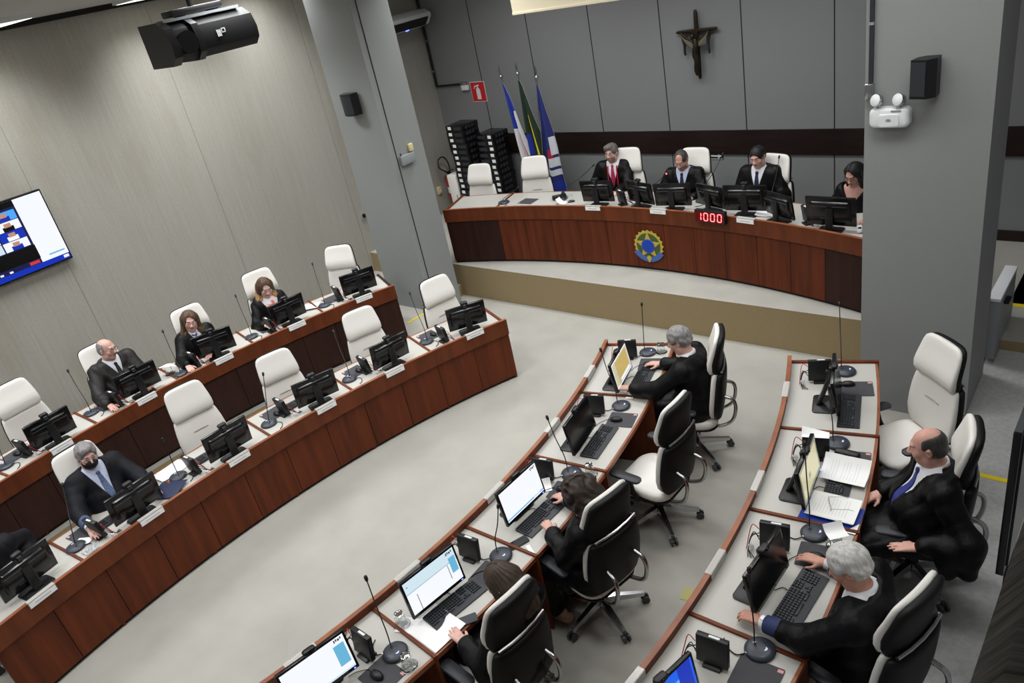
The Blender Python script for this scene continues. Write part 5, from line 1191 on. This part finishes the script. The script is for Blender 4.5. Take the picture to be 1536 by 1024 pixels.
person('bald man in a black robe and royal blue tie, leaning back sideways', (-.905, 4.17, 1.38), 206, .17, SK('bald', brow=(128, 112, 104), c=(204,157,142)), 'bald', DGREY, handR=(-1.19, 4.24, .86), handL=(-.85, 3.84, .87), lean=.02, look=(-16, 14, 2), shirt='shirt', tie='tie_blue', belly=.075, sx=1.2, h=.0064, vwide=.10, vdepth=.74, extra=drape, grip={1: .9, -1: .12})
person('white-haired man with a wrist watch, typing at the dark monitor', (-.985, 3.03, 1.37), 182, .17, SK('typing', brow=(128, 112, 104), c=(196,145,126)), 'thick', WHITE_H, handR=(-1.25, 3.40, .945), handL=(-1.43, 2.80, .945), watch=-1, lean=0.12, look=(10, 30, 6), shirt='shirt', glasses='steel', sleeve='sleeve_blue', belly=.06, sx=1.18, h=.0062, grip={1: .3, -1: .7})
person('grey-haired man with glasses and a magenta tie at the head table', (-5.98, 8.60, 1.76), -72, .5, SK('magenta', (212,171,160), beard=(150, 122, 108)), 'side', hairm('pepper hair', (118, 112, 106), (84, 79, 75)), trim='red', handR=(-6.2, 8.3, 1.32), handL=(-5.75, 8.3, 1.32), lean=0.02, look=(-12, 6, 0), tie='tie_pink', glasses='dark', beard=True, h=.0082, sx=1.02, vwide=.085, vdepth=.78)
person('balding man looking down, blue tie, at the head table', (-4.86, 8.49, 1.71), -80, .5, SK('lookdown', (196,151,134), beard=(150, 116, 100)), 'recede', DGREY, handR=(-5.05, 8.2, 1.32), handL=(-4.6, 8.2, 1.32), lean=0.05, look=(-4, 28, 0), shirt='shirt_blue', tie='tie_navy', glasses='steel', beard=True, h=.0082, sx=1.06, vwide=.08, vdepth=.8)
person('young man with short black hair and a navy tie at the head table', (-3.85, 8.49, 1.76), -88, .5, SK('young', (206,163,150)), 'short', BLACKH, handR=(-4.0, 8.25, 1.32), handL=(-3.6, 8.25, 1.32), lean=0.0, look=(-6, 18, 2), tie='tie_navy', h=.0082, sx=1.02, vwide=.08, vdepth=.8)
person('woman with long black hair and glasses beside the pillar', (-2.64, 8.13, 1.70), -100, .5, SK('pillar', (196,151,138)), 'straight', BLACKH, handR=(-2.8, 7.9, 1.32), handL=(-2.4, 7.85, 1.32), lean=0.05, look=(-2, 26, 0), shirt=None, female=True, glasses='dark', cuff=None, h=.0082, sx=.92, vwide=.12, vdepth=.88)
# ---------------------------------------------------------------- light
w = bpy.data.worlds.new('world'); bpy.context.scene.world = w; w.use_nodes = True
w.node_tree.nodes['Background'].inputs[0].default_value = (.8, .8, .8, 1); w.node_tree.nodes['Background'].inputs[1].default_value = .2
LG = ()
def troffer(x, y, pw, sx=1.2, sy=.62, spread=140, label='ceiling light panel'):
    t = thing('ceiling_light', label, 'ceiling light', (x, y, ZC), 0, 'ceiling light panels')
    b = MB(); b.box((0, 0, -.02), (sx + .06, sy + .06, .04)); b.build('frame', 'white', t)
    b = MB(); b.box((0, 0, -.0415), (sx, sy, .003)); b.build('diffuser', M['diff'], t)
    L = bpy.data.lights.new('panel_light', 'AREA'); L.shape = 'RECTANGLE'; L.size = sx; L.size_y = sy; L.energy = pw; L.spread = R_(spread); L.color = (.97, .985, 1)
    o = bpy.data.objects.new('panel_light', L); C.objects.link(o); o.parent = t; o.location = (0, 0, -.05)
M['diff'] = mat('lit diffuser', (250, 250, 245), .6, emit=(255, 250, 240), estr=2)
LG = ((-9.05, -1.2, 31), (-9.05, .8, 34), (-9.05, 2.8, 36), (-9.05, 4.8, 42), (-9.2, 6.3, 30), (-5.7, -.6, 37), (-5.7, 1.4, 39), (-5.7, 3.4, 38), (-5.7, 5.4, 33), (-3.9, .2, 12), (-3.9, 2.4, 9), (-4.0, 4.8, 28), (-2.4, .6, 6), (-2.4, 2.8, 5), (-2.3, 5.2, 12), (-.7, 3.0, 16), (-1.05, 5.0, 16), (-7.3, 7.6, 40), (-5, 7.5, 34), (-3.2, 7.5, 32))
for x, y, pw in LG:
    nx = 'along the TV wall' if x < -8 else 'above the TV-side desks' if x < -5.5 else 'above the open carpet' if x < -3.5 else 'above the desks opposite the TV' if x < -1 else 'above the gallery side'
    ny = 'farthest from the head table' if y < .7 else 'third from the head table' if y < 2.5 else 'midway to the head table' if y < 4.5 else 'just before the head table' if y < 6 else 'beside the pillar' if y < 7 else 'over the head table'
    troffer(x, y, pw, spread=116 if x < -8 else 140, label=f'square ceiling light panel {nx}, {ny}')
sc = bpy.context.scene
sc.view_settings.view_transform = 'Standard'; sc.view_settings.look = 'None'; sc.view_settings.gamma = 1; sc.view_settings.exposure = 0
try: sc.view_settings.use_curve_mapping = False
except Exception: pass
sc.cycles.max_bounces = 8
